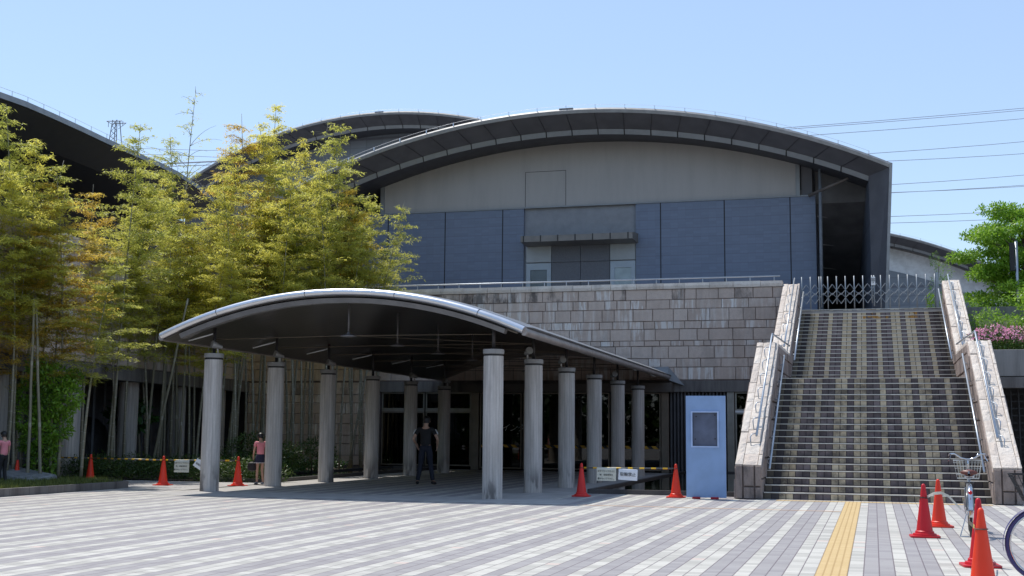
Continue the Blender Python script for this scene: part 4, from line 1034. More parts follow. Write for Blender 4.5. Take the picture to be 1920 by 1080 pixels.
m_low = mat_leaf('low hedge leaves', (.02, .045, .01), (.10, .16, .03), .5, .3, .2)
rh = random.Random(8)
hedge_c = []
x = -22.6
while x < -14.9: hedge_c.append((x, 29.0+rh.uniform(-.1, .5), .22, rh.uniform(.45, .7), .4, rh.uniform(.32, .52))); x += .38
blob_leaves('low_hedge', 'low loose green hedge behind the cones at the foot of the grove', 'hedge', (0, 0, 0), hedge_c, 15000, .075, m_low, 21, shell=.3)
uc = [(rh.uniform(-22, -17.2), rh.uniform(30.2, 40.5), .15, .7, .7, rh.uniform(.25, .6)) for _ in range(26)]
blob_leaves('ground_cover', 'dark ground cover plants under the bamboo', 'ground cover', (0, 0, 0), uc, 12000, .10, m_fats, 22, shell=.2, stuff=True)
for (px, py, Y, hh, lab, sd) in ((455, 845, 33, 1.1, 'dark bushy plant between the first two canopy columns', 31), (520, 850, 32, .9, 'small leafy plant beside the girl in pink', 32), (585, 845, 34, 1.0, 'dark bush left of the stone wall corner', 33)):
    q = at(px, py, Y)
    blob_leaves('understorey_bush', lab, 'bush', (q.x, Y, .05), [(0, 0, hh*.55, .75, .5, hh*.5), (.2, 0, hh*.8, .5, .4, hh*.3)], 1600, .085, m_low, sd, group='bushes beside the left pool',
        stems=[([(0, 0, 0), (0, 0, hh*.5), (.05, 0, hh*.8)], .02, .01)])
# dark covered mound
q = at(152, 870, 33.)
tm = MB(); prof_ = [(.98, 0), (1.0, .5), (.95, 1.0), (.78, 1.38), (.45, 1.6), (.12, 1.66)]
tm.lathe(prof_, 28); ob = tm.build('covered_mound', simple('black tarpaulin', (.012, .012, .013), .6, 0, .3, 3, .05, 5), None, smooth=50); ob.location = (q.x, 33.2, .03); ob.scale = (.72, .7, 1)
tag(ob, 'dark rounded covered object behind the hedge, left of the broad leaved shrub', 'covered object')

# maple tree and its neighbours on the right
m_map = mat_leaf('fresh maple leaves', (.10, .24, .015), (.34, .54, .06), .45, .5, .15)
def layered_tree(label, loc, H_, spread, n, seed, size=.10, mat=m_map):
    rg = np.random.default_rng(seed); cs = []; stems = [([(0, 0, 0), (.1, 0, H_*.25), (0, .1, H_*.55), (.1, 0, H_*.9)], .11, .02)]
    for i in range(74):
        z = H_*rg.uniform(.04, .98); a = rg.uniform(0, 6.28); r = spread*rg.uniform(.25, 1.)*math.sqrt(max(.08, 1-((z/H_-.5)/.56)**2))
        x, y = r*math.cos(a), r*math.sin(a); cs.append((x, y, z, rg.uniform(.45, .85), rg.uniform(.4, .7), rg.uniform(.14, .26)))
        stems.append(([(0, 0, max(.3, z-.9)), (x*.5, y*.5, z-.35), (x, y, z-.03)], .035, .006))
    return blob_leaves('maple_tree', label, 'tree', loc, cs, n, size, mat, seed, droop=-.1, stems=stems, shell=.0, aspect=.55, group='trees above the planter')
layered_tree('bright green spreading maple tree above the azaleas', (5.1, 45.5, 4.6), 4.55, 2.25, 60000, 41)
layered_tree('lighter low maple at the right edge above the azaleas', (5.6, 40.6, 3.7), 2.5, 1.3, 16000, 42, .09)
blob_leaves('corner_shrub', 'small green shrub at the gate beside the right stair wall', 'shrub', (2.05, 42.9, ZT), [(0, 0, .25, .28, .25, .26), (-.1, 0, .42, .18, .2, .16)], 520, .08, m_map, 43, stems=[([(0, 0, 0), (0, 0, .3)], .012, .006)])
blob_leaves('conifer_sapling', 'thin dark green sapling behind the right end of the gate', 'shrub', (2.25, 44.5, ZT), [(0, 0, .9, .35, .3, .5), (.2, 0, 1.5, .3, .3, .35), (-.1, 0, 1.9, .2, .2, .25)], 700, .10, m_gloss, 44, aspect=.2, stems=[([(0, 0, 0), (0, 0, 1.1), (.05, 0, 1.9)], .02, .008)])
blob_leaves('leafy_shrub', 'loose green shrubs between the azaleas and the maple', 'shrub', (0, 0, 0), [(3.1+i*.42, 40.2+.3*math.sin(i*2.), 4.5+.18*math.sin(i*1.7), .5, .5, .62) for i in range(12)], 15000, .085, m_map, 47, shell=.3)
m_az = mat_leaf('azalea leaves', (.02, .06, .012), (.09, .17, .025), .45, .3, .1)
m_pk = mat_leaf('pink azalea petals', (.78, .20, .42), (.92, .52, .66), .6, .3, .1)
azc = []
for i in range(16): azc.append((3.0+i*.32, 37.25+rh.uniform(0, .9), 3.95+rh.uniform(-.05, .1), .42, .5, .36+rh.uniform(0, .12)))
azt = thing('azalea_hedge', 'clipped azalea hedge in pink bloom on the planter wall', 'hedge')
def cloud(name, cs, n, size, mat, par, seed, zmin=None, aspect=.45, shell=.6, up=0.):
    rg = np.random.default_rng(seed); P = []; O = []
    for c in cs:
        m = n//len(cs); u = rand_unit(rg, m)
        if up: u[:, 2] = np.abs(u[:, 2])*1.; 
        P.append(u*(rg.uniform(shell, 1.04, m)[:, None])*np.array(c[3:6])+np.array(c[:3])); O.append(u)
    P = np.concatenate(P); O = np.concatenate(O)
    if zmin is not None:
        patch = np.sin(P[:, 0]*5.3+1)*np.cos(P[:, 1]*4+P[:, 0]*2.1)+rg.normal(0, .35, len(P))
        k_ = (P[:, 2] > zmin) & (patch > -.35); P, O = P[k_], O[k_]
    m = len(P); D = O*.3+rand_unit(rg, m); D /= np.linalg.norm(D, axis=1, keepdims=True); L = rg.uniform(.7, 1.3, m)*size
    v, f = leaf_quads(P, D, rand_unit(rg, m)*.5+O, L, L*aspect); world_mesh(name, v, f, mat, par, np.clip(rg.normal(.5, .25, m), 0, 1))
cloud('foliage', azc, 15000, .06, m_az, azt, 51); cloud('blossom', azc, 9000, .06, m_pk, azt, 52, zmin=4.02, aspect=.8, shell=.95)
mb = MB(); 
for i in range(60):
    x = 2.95+rh.random()*2.2; y = 37.8+rh.random()*.8; a = rh.uniform(-.25, .25); mb.tube([(x, y, 4.2), (x+a*.3, y, 4.5+rh.random()*.12), (x+a, y, 4.62+rh.random()*.16)], [.006, .005, .002], 3)
mb.build('dry_grass', simple('dry grass stalk', (.45, .42, .25), .8), azt)
# dark loudspeaker post
q = at(1905, 455, 43.6)
lp = thing('lamp_post', 'grey post with a long black box beside the maple at the right edge', 'post', (q.x, 43.6, ZT-.4))
MB().tube([(0, 0, 0), (0, 0, q.z-ZT+.45)], .05, 10).build('pole', m_pipe, lp, smooth=True)
MB().box(-.22, -.06, -.08, .08, q.z-ZT-.55, q.z-ZT+.4).build('box_head', m_black, lp, bevel=.02)
# off-camera tree belt behind the photographer (seen only in the glass)
rg = random.Random(2); tb = [(x, -38+rg.uniform(-3, 3), rg.uniform(3, 5), rg.uniform(3, 4.5), 2.5, rg.uniform(4, 6.5)) for x in np.arange(-75, 60, 4.2)]
blob_leaves('tree_belt', 'row of dark trees across the street behind the plaza', 'trees', (0, 0, 0), tb, 26000, .9, mat_leaf('street tree leaves', (.015, .035, .008), (.07, .12, .02), .5, .2, .1), 61, shell=.2, aspect=.7, stuff=True)

# ------------------------------------------------------------------ left planting bed, kerb, slab
bed = [(-16.45, 18.0), (-16.42, 24.95), (-16.75, 25.3), (-18.4, 25.95), (-40, 26.3), (-40, 18.0)]
struct(MB().prism(bed, 'z', -.02, .12).build('planting_bed', simple('mossy soil', (.10, .095, .045), .95, 0, .4, 5, .03, 12)))
kb = MB(); ln = [Vector((-16.4, 17.9, 0)), Vector((-16.38, 24.95, 0)), Vector((-16.75, 25.36, 0)), Vector((-18.4, 26.02, 0)), Vector((-40, 26.4, 0))]
for a, b in zip(ln, ln[1:]):
    L = (b-a).length; d = (b-a)/L; s = 0; nrm = Vector((-d.y, d.x, 0))
    while s < L-.05:
        e = min(s+.6, L); p0, p1 = a+d*(s+.004), a+d*(e-.004)
        vs = [p0, p1, p1+nrm*.12, p0+nrm*.12]; vs = vs+[v+Vector((0, 0, .155)) for v in vs]
        kb.add(vs, [(0, 1, 2, 3), (4, 5, 6, 7), (0, 1, 5, 4), (1, 2, 6, 5), (2, 3, 7, 6), (3, 0, 4, 7)]); s = e
struct(kb.build('kerb', m_beam))
q = at(30, 892, 24.6)
slab = MB(); slab.add([(-1.15, -.42, .0), (1.0, -.5, -.12), (1.05, .38, -.1), (-1.1, .5, .04), (-1.15, -.40, .10), (.98, -.48, -.03), (1.02, .36, .0), (-1.1, .5, .14)], [(0, 1, 2, 3), (4, 5, 6, 7), (0, 1, 5, 4), (1, 2, 6, 5), (2, 3, 7, 6), (3, 0, 4, 7)])
sl_ = slab.build('stone_slab', simple('mottled grey slab', (.24, .25, .26), .7, 0, .3, 8, .01, 30), None, bevel=.02); sl_.location = (-19.4, 24.75, .30); sl_.rotation_euler = (R_(4), R_(3), R_(-6))
tag(sl_, 'flat grey stone slab lying on the planting bed at the left edge', 'stone slab')
def grass(name, label, poly_fn, n, hmin, hmax, mat, seed):
    rg = np.random.default_rng(seed); P = np.array([poly_fn(rg) for _ in range(n)])
    D = np.stack([rg.normal(0, .35, n), rg.normal(0, .35, n), np.ones(n)], 1); D /= np.linalg.norm(D, axis=1, keepdims=True)
    N_ = rand_unit(rg, n); v, f = leaf_quads(P, D, N_, rg.uniform(hmin, hmax, n), np.full(n, .014))
    o = world_mesh(name, v, f, mat, None, rg.random(n)); o['kind'] = 'stuff'; o['label'] = label; o['category'] = 'grass'; return o
m_grass = mat_leaf('short grass', (.05, .08, .015), (.22, .25, .06), .6, .3, .0)
def gp(rg):
    while True:
        y = rg.uniform(20.5, 25.9); x = -16.6-abs(rg.normal(0, 2.2))
        if y > 25.2-(-16.6-x)*-.0 and x > -17.5: continue
        if rg.random() < .35 and y > 21.3: continue
        return (x, y, .115)
grass('bed_grass', 'short grass and weeds growing over the planting bed', gp, 9000, .04, .16, m_grass, 71)

# ------------------------------------------------------------------ traffic cones, bars, notices
def make_cone():
    t = thing('traffic_cone', 'cone', 'traffic cone')
    b = MB(); n = 32; prof_ = [(.125, .045), (.120, .075), (.106, .085), (.030, .645), (.028, .672), (.020, .692), (.006, .70)]
    b.lathe(prof_, n); b.build('cone_body', m_cone, t, smooth=40)
    b2 = MB(); pts = []
    rr = .05
    for cx_, cy_, a0 in ((.14, .14, 0), (-.14, .14, 90), (-.14, -.14, 180), (.14, -.14, 270)):
        for q in range(5): a = R_(a0+q*22.5); pts.append((cx_+rr*math.cos(a), cy_+rr*math.sin(a)))
    b2.prism(pts, 'z', .0, .02); b2.lathe([(.155, .02), (.15, .045), (.12, .05)], n); b2.build('cone_base', m_cone, t, smooth=40)
    return t
cone0 = make_cone(); first = [True]
def cone(x, y, rz, label, group, z=.004, br=.8):
    if first[0]: o = cone0; first[0] = False
    else: o = dup(cone0)
    o.location = (x, y, z); o.rotation_euler = (0, 0, rz); o['label'] = label; o['group'] = group
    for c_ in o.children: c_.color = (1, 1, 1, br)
    return o
G1, G2, G3 = 'red cones across the left side of the canopy', 'red cones before the right pool', 'red cones around the parked bicycle'
q = atz(33, 862, .7); 
q = at(33, 862, 24.9); cone(q.x, 24.9, .1, 'red cone almost hidden behind the stone slab', G1, q.z-.7)
ca = cone(-18.9, 27.1, .2, 'red cone standing behind the left planting bed kerb', G1)
cb = cone(-16.42, 26.45, .05, 'red cone left of the paper notice on the left barrier', G1)
cc_ = cone(-14.72, 27.0, -.1, 'red cone between the first column and the girl in pink', G1)
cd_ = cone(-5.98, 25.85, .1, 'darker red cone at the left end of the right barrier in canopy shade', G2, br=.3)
ce = cone(-4.04, 26.3, .0, 'red cone beside the blue notice board', G2)
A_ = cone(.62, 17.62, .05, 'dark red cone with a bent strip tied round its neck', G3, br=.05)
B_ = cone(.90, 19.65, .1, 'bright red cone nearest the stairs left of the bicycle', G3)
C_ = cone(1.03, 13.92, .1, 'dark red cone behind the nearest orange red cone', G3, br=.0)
D_ = cone(.91, 12.05, .0, 'orange red cone nearest the camera at the bottom edge', G3, br=1.)
def mat_bar(name, c1, c2, per, fr):
    k = NT(name); x = k.xyz(k.obj())[0]; f = k.math('FRACT', k.math('DIVIDE', x, per)); k.base(k.mix(k.math('LESS_THAN', f, fr), c1, c2), .35); return k.m
m_bar = mat_bar('black and yellow bar', (.09, .10, .10), (.85, .50, .02), .245, .42)
def bar(a, b, label, group='yellow and black bars between the cones', ends=True):
    a, b = Vector(a), Vector(b); L = (b-a).length; t = thing('cone_bar', label, 'barrier bar', a, 0, group); t.rotation_euler = (b-a).to_track_quat('X', 'Z').to_euler()
    MB().tube([(.05, 0, 0), (L-.05, 0, 0)], .017, 10).build('bar', m_bar, t, smooth=True)
    for x in (0, L):
        MB().tube([(x+.045*math.cos(w), .045*math.sin(w), 0) for w in np.linspace(0, 2*math.pi, 14, endpoint=False)], .006, 6, closed=True).build('end_ring', m_black, t, smooth=True)
    return t
zb_ = .60
def cpos(o, z=zb_): return Vector((o.location.x, o.location.y, z+o.location.z))
bar(cpos(ca), (-20.9, 27.6, zb_), 'striped bar running left from the leftmost standing cone behind the bed')
bar(cpos(ca), cpos(cb), 'striped bar between the two cones in front of the hedge')
bar(cpos(cb), cpos(cc_), 'striped bar passing behind the first canopy column')
bar(cpos(cd_), cpos(ce), 'striped bar carrying two notices before the right pool')
m_paper = simple('laminated cream paper', (.62, .60, .50), .35, 0, .05); m_paperw = simple('laminated white paper', (.80, .80, .82), .35, 0, .04); m_ink = simple('black ink', (.02, .02, .022), .7)
def notice(loc, w, h, rz, roll, mat, lines, label, name='paper_notice', sz=.045):
    t = thing(name, label, 'notice', loc, rz, 'notices hanging from the bars'); t.rotation_euler = (0, roll, rz)
    mb = MB(); nx, nz = 6, 5; rows = []
    for j in range(nz+1): rows.append([Vector((-w/2+w*i/nx, -.022-.006*math.sin(i/nx*3.1)-.004*j, -h*j/nz+.012)) for i in range(nx+1)])
    rows.insert(0, [Vector((p.x, .018, .0)) for p in rows[0]]); mb.sweep(rows); o = mb.build('sheet', mat, t, smooth=True, recalc=False)
    for k_, (ln_, zz, s_) in enumerate(lines): text(ln_, s_, m_ink, t, (0, -.046, zz), name='lettering', sx=.95)
    return t
L3 = [('点字ブロックの上に', -.065, .043), ('物、自転車等を', -.145, .043), ('置かないで下さい。', -.225, .043)]
def onbar(a, b, px):  # point on a bar at a given photograph column
    best = None
    for i in range(400):
        f = i/399; q = a.lerp(b, f); v = q-Vector((0, 0, CAM_H)); x = 960+F_PX*v.dot(_R)/v.dot(_f)
        if best is None or abs(x-px) < best[0]: best = (abs(x-px), q)
    return best[1]
q = onbar(cpos(cb), cpos(cc_), 342); notice(q, .36, .30, .25, R_(0), m_paper, L3, 'cream paper notice with three lines left of the first canopy column')
q = onbar(cpos(cb), cpos(cc_), 379); notice(q+Vector((0, 0, -.03)), .27, .20, .25, R_(32), m_paperw, [('駐輪禁止', -.1, .05)], 'tilted white notice half hidden by the first canopy column')
q = onbar(cpos(cd_), cpos(ce), 1137); notice(q, .41, .28, .2, R_(1), m_paper, L3, 'cream paper notice with three lines on the right barrier')
q = onbar(cpos(cd_), cpos(ce), 1178); notice(q+Vector((0, -.0, -.03)), .40, .235, .2, R_(3), m_paperw, [('駐輪禁止', -.105, .088)], 'white notice with four large characters on the right barrier')

# bent strip and loose strap
bp = [Vector((.66, 17.6, .53)), Vector((.74, 17.45, .585)), Vector((.83, 17.35, .60)), Vector((.92, 17.3, .56)), Vector((1.0, 17.25, .47)), Vector((1.06, 17.2, .40))]
mb = MB(); rows = [[p+Vector((0, -.004, -.018)) for p in bp], [p+Vector((0, -.004, .018)) for p in bp], [p+Vector((0, .004, .018)) for p in bp], [p+Vector((0, .004, -.018)) for p in bp]]
tag(mb.sweep(rows, True).build('bent_strip', simple('faded white plastic strip', (.62, .60, .52), .5), None), 'bent pale plastic strip hanging off the dark red cone', 'strip')
tag(MB().tube([(.62+.055*math.cos(w), 17.62+.055*math.sin(w), .52+.004*math.sin(w*2)) for w in np.linspace(0, 6.28, 16, endpoint=False)], .007, 6, closed=True).build('cone_ring', m_black, None), 'black wire ring round the neck of the dark red cone', 'ring')
tag(MB().tube([(.91+.055*math.cos(w), 12.05+.055*math.sin(w), .515) for w in np.linspace(0, 6.28, 16, endpoint=False)], .006, 6, closed=True).build('cone_ring', simple('rusty wire', (.12, .07, .05), .6), None), 'rusty wire ring round the neck of the nearest cone', 'ring')
mb = MB(); sp = [Vector((.95, 13.8, .56)), Vector((.90, 13.3, .57)), Vector((.86, 12.9, .52)), Vector((.885, 12.5, .50)), Vector((.86, 12.2, .47))]
mb.sweep([[p+Vector((.0, 0, -.02)) for p in sp], [p+Vector((0, 0, .02)) for p in sp]]); tag(mb.build('loose_strap', mat_bar('yellow and black strap', (.05, .04, .02), (.75, .52, .08), .04, .5), None), 'crumpled yellow and black strap between the two nearest cones', 'strap')

# ------------------------------------------------------------------ blue notice board
bb = thing('notice_board', 'free standing light blue notice board with an empty grey display', 'notice board', (-3.36, 26.0, 0))
m_blue = simple('light blue painted board', (.25, .375, .60), .5, 0, .07, 3)
X0, X1 = -.41, .41; wz0, wz1, wx0, wx1 = 1.06, 1.81, -.30, .27
mb = MB()
mb.box(X0, wx0, -.03, .03, .03, 2.13); mb.box(wx1, X1, -.03, .03, .03, 2.13); mb.box(wx0, wx1, -.03, .03, .03, wz0); mb.box(wx0, wx1, -.03, .03, wz1, 2.13)
mb.build('panel', m_blue, bb)
mb = MB(); w_ = .028
mb.box(wx0-.005, wx0+w_, -.055, -.031, wz0, wz1); mb.box(wx1-w_, wx1+.005, -.055, -.031, wz0, wz1); mb.box(wx0+w_, wx1-w_, -.055, -.031, wz0, wz0+w_); mb.box(wx0+w_, wx1-w_, -.055, -.031, wz1-w_, wz1)
mb.build('display_frame', simple('pale blue frame', (.40, .52, .76), .4), bb)
MB().box(wx0, wx1, .0, .02, wz0, wz1).build('display_panel', simple('dusty grey display', (.10, .12, .18), .3, 0, .25, 2.5), bb)
for x in (-.2, .18): MB().box(x-.08, x+.08, -.13, -.032, 0, .045).build('foot', simple('dark red foot weight', (.35, .01, .02), .5), bb, bevel=.01)
for x in (-.2, .18): MB().box(x-.02, x+.02, -.03, .30, 0, .03).build('rear_brace', m_dkmetal, bb)
mb = MB()
for (x, z) in ((-.21, 1.70), (.19, 1.74), (-.22, 1.22), (.2, 1.24)): mb.lathe([(.014, 0), (.014, .004)], 10)
mb = MB()
for (x, z) in ((-.20, 1.70), (.19, 1.73), (-.22, 1.23), (.19, 1.24)): mb.box(x-.012, x+.012, -.004, -.001, z-.012, z+.012)
mb.build('bolt', m_black, bb)

# ------------------------------------------------------------------ bicycles
def bicycle(label, loc, rz, frame_mat, tyre_mat, basket_mat, saddle_mat, lean=0., guard=None):
    t = thing('bicycle', label, 'bicycle', loc, rz, 'bicycles parked at the foot of the stairs'); t.rotation_euler = (0, lean, rz)
    r, wb = .33, 1.06
    m_ch = simple('chrome', (.62, .63, .65), .16, .95, .04)
    for y in (0, wb):
        w = MB().tube([(0, y+r*math.cos(a), r+.012+r*math.sin(a)) for a in np.linspace(0, 2*math.pi, 40, endpoint=False)], .019, 8, closed=True).build('wheel', tyre_mat, t, smooth=True)
        MB().tube([(0, y+(r-.026)*math.cos(a), r+.012+(r-.026)*math.sin(a)) for a in np.linspace(0, 2*math.pi, 40, endpoint=False)], .011, 6, closed=True).build('rim', m_ch, w, smooth=True)
        sp_ = MB()
        for q in range(28):
            a = 2*math.pi*q/28; sx = .03*(1 if q % 2 else -1); sp_.tube([(sx, y, r+.012), (0, y+(r-.03)*math.cos(a), r+.012+(r-.03)*math.sin(a))], .0013, 3, cap=False)
        sp_.tube([(-.045, y, r+.012), (.045, y, r+.012)], .022, 10); sp_.build('spokes', m_ch, w)
        f = []; a0_, a1_ = (R_(20), R_(205)) if y == 0 else (R_(-10), R_(120))
        if y == 0: a0_, a1_ = R_(-10+0), R_(190)
        rows = [[Vector((xx, y+(r+.035)*math.cos(a), r+.012+(r+.035+dz_)*math.sin(a))) for a in np.linspace(a0_, a1_, 20)] for xx, dz_ in ((-.026, -.02), (-.015, .0), (.015, .0), (.026, -.02))]
        MB().sweep(rows).build('mudguard', guard or m_ch, t, smooth=True)
    fr = MB(); bbk = Vector((0, .42, .28)); seat = Vector((0, .24, .78)); hd1, hd2 = Vector((0, .86, .86)), Vector((0, .91, .62))
    fr.tube([bbk, seat], .016, 10); fr.tube([hd1, hd2], .019, 10); fr.tube([hd2, Vector((0, .7, .38)), bbk], .02, 10); fr.tube([hd1+Vector((0, -.01, -.08)), Vector((0, .62, .52)), bbk+Vector((0, -.02, .14))], .014, 8)
    for sx in (-.045, .045):
        fr.tube([bbk+Vector((sx*.5, 0, 0)), Vector((sx, 0, r+.012))], .010, 6); fr.tube([Vector((sx*.6, .27, .68)), Vector((sx, 0, r+.012))], .008, 6)
        fr.tube([hd2+Vector((sx*.9, .005, 0)), hd2+Vector((sx, .03, -.10)), Vector((sx, wb, r+.012))], .012, 8)
    fr.build('frame', frame_mat, t, smooth=True)
    sd_ = MB(); rows = []
    for yy, ww, zz in ((.06, .02, .835), (.09, .105, .85), (.16, .115, .845), (.24, .075, .85), (.31, .03, .852), (.335, .012, .845)):
        rows.append([Vector((ww*math.cos(a), yy, zz+.038*math.sin(a)*(1 if math.sin(a) > 0 else .9))) for a in np.linspace(0, 2*math.pi, 15)])
    s_ = sd_.sweep(rows, closed=False); s_ = sd_.build('saddle', saddle_mat, t, smooth=True)
    MB().tube([(0, .235, .76), (0, .22, .83)], .013, 8).tube([(-.05, .10, .80), (.0, .2, .79), (.05, .10, .80)], .02, 8).build('seat_post', m_ch, s_, smooth=True)
    hb = MB(); hb.tube([Vector((0, .85, .88)), Vector((0, .83, 1.0))], .013, 8)
    hb.tube([(-.25, .58, 1.05), (-.235, .70, 1.085), (-.18, .78, 1.09), (-.09, .83, 1.03), (0, .84, 1.01), (.09, .83, 1.03), (.18, .78, 1.09), (.235, .70, 1.085), (.25, .58, 1.05)], .012, 8)
    h_ = hb.build('handlebar', m_ch, t, smooth=True)
    for sx in (-1, 1):
        MB().tube([(sx*.252, .55, 1.047), (sx*.238, .67, 1.078)], .018, 8).build('grip', simple('brown grip', (.05, .03, .03), .6), h_, smooth=True)
        MB().tube([(sx*.225, .72, 1.07), (sx*.24, .66, 1.02), (sx*.255, .58, .995)], .006, 5).build('brake_lever', m_ch, h_)
    MB().lathe([(.0, 0), (.028, .005), (.028, .02), (.01, .035)], 12, (.14, .80, 1.06)).build('bell', m_ch, h_, smooth=True)
    bk = MB(); zt, zb2 = .99, .74; n_ = 9
    T = [(-.19, .93), (.19, .93), (.19, 1.34), (-.19, 1.34)]; Bm = [(-.145, .95), (.145, .95), (.145, 1.22), (-.145, 1.22)]
    for ring, z, rr_ in ((T, zt, .006), (T, zt-.03, .0025), ([(a*.6+c*.4, b*.6+d*.4) for (a, b), (c, d) in zip(T, Bm)], .88, .0025), ([(a*.25+c*.75, b*.25+d*.75) for (a, b), (c, d) in zip(T, Bm)], .79, .0025), (Bm, zb2, .005)):
        bk.tube([(x, y, z) for x, y in ring], rr_, 5, closed=True)
    for s in range(4):
        for q in range(n_):
            f = q/n_; a, b = T[s], T[(s+1) % 4]; c, d = Bm[s], Bm[(s+1) % 4]
            bk.tube([(a[0]+(b[0]-a[0])*f, a[1]+(b[1]-a[1])*f, zt), (c[0]+(d[0]-c[0])*f, c[1]+(d[1]-c[1])*f, zb2)], .0022, 3, cap=False)
    for q in range(8): x = -.145+.29*q/7; bk.tube([(x, .95, zb2), (x, 1.22, zb2)], .0022, 3, cap=False)
    bk.build('basket', basket_mat, t)
    rk = MB()
    for sx in (-.055, 0, .055): rk.tube([(sx, -.12, .715), (sx, .2, .715)], .006, 5)
    for yy in (-.12, .05, .19): rk.tube([(-.058, yy, .715), (.058, yy, .715)], .005, 5)
    for sx in (-.05, .05): rk.tube([(sx, -.05, .715), (sx, 0, r+.02)], .005, 5)
    rk.build('carrier_rack', m_dkmetal, t)
    rr = MB().lathe([(.026, 0), (.026, .015), (.01, .028)], 14).build('rear_reflector', simple('red reflector', (.6, .01, .02), .2), t, smooth=True)
    rr.location = (0, -.36, .60); rr.rotation_euler = (R_(90), 0, 0)
    pd = MB(); pd.tube([bbk+Vector((.06, 0, 0)), bbk+Vector((.075, .02, -.17))], .009, 6); pd.tube([bbk+Vector((-.06, 0, 0)), bbk+Vector((-.075, -.02, .16))], .009, 6)
    pd.lathe([(.09, -.004), (.09, .004)], 24); c_ = pd.build('crank', m_ch, t)
    for sx, dy_, dz_ in ((1, .02, -.17), (-1, -.02, .16)):
        MB().box(sx*.09, sx*.185, bbk.y+dy_-.035, bbk.y+dy_+.035, bbk.z+dz_-.012, bbk.z+dz_+.012).build('pedal', m_black, c_)
    MB().box(.05, .075, .02, .46, .26, .36).build('chain_guard', frame_mat, t, bevel=.01)
    ks = MB(); ks.tube([(-.05, .0, .30), (-.14, -.05, .0)], .007, 6); ks.tube([(.05, .0, .30), (.14, -.05, .0)], .007, 6); ks.tube([(-.14, -.05, .006), (.14, -.05, .006)], .007, 6); ks.build('stand', m_ch, t)
    return t
bicycle('silver bicycle with wire basket and brown saddle facing the stairs', (1.22, 17.85, .004), R_(-3), simple('silver frame paint', (.35, .37, .38), .3, .6), m_black, simple('pale basket wire', (.55, .55, .52), .4, .6), simple('brown leather saddle', (.16, .05, .035), .45))
bicycle('second bicycle with black basket and dark tyre cut by the right edge', (2.56, 12.6, .004), R_(91), simple('dark frame paint', (.05, .05, .07), .3), simple('navy tyre', (.05, .045, .16), .5), m_black, m_black, guard=MATS['navy tyre'])

# ------------------------------------------------------------------ people
def skin_mesh(name, verts, edges, mat, parent, lvl=2, root=0):
    me = bpy.data.meshes.new(name); me.from_pydata([v[:3] for v in verts], edges, [])
    o = bpy.data.objects.new(name, me); C.objects.link(o); me.materials.append(mat)
    if parent: o.parent = parent
    sm = o.modifiers.new('skin', 'SKIN'); sm.use_smooth_shade = True
    if not me.skin_vertices: me.skin_vertices.new(name='')
    sv = me.skin_vertices[0].data
    for i, v in enumerate(verts): r = v[3]; sv[i].radius = r if isinstance(r, tuple) else (r, r); sv[i].use_root = (i == root)
    ss = o.modifiers.new('sub', 'SUBSURF'); ss.levels = lvl; ss.render_levels = lvl
    dg = bpy.context.evaluated_depsgraph_get(); m2 = bpy.data.meshes.new_from_object(o.evaluated_get(dg)); o.modifiers.clear(); o.data = m2; m2.name = name
    m2.polygons.foreach_set('use_smooth', [True]*len(m2.polygons)); return o
def chainv(V, E, parent, pts):
    last = parent
    for p in pts: V.append(p); E.append((last, len(V)-1)); last = len(V)-1
    return last
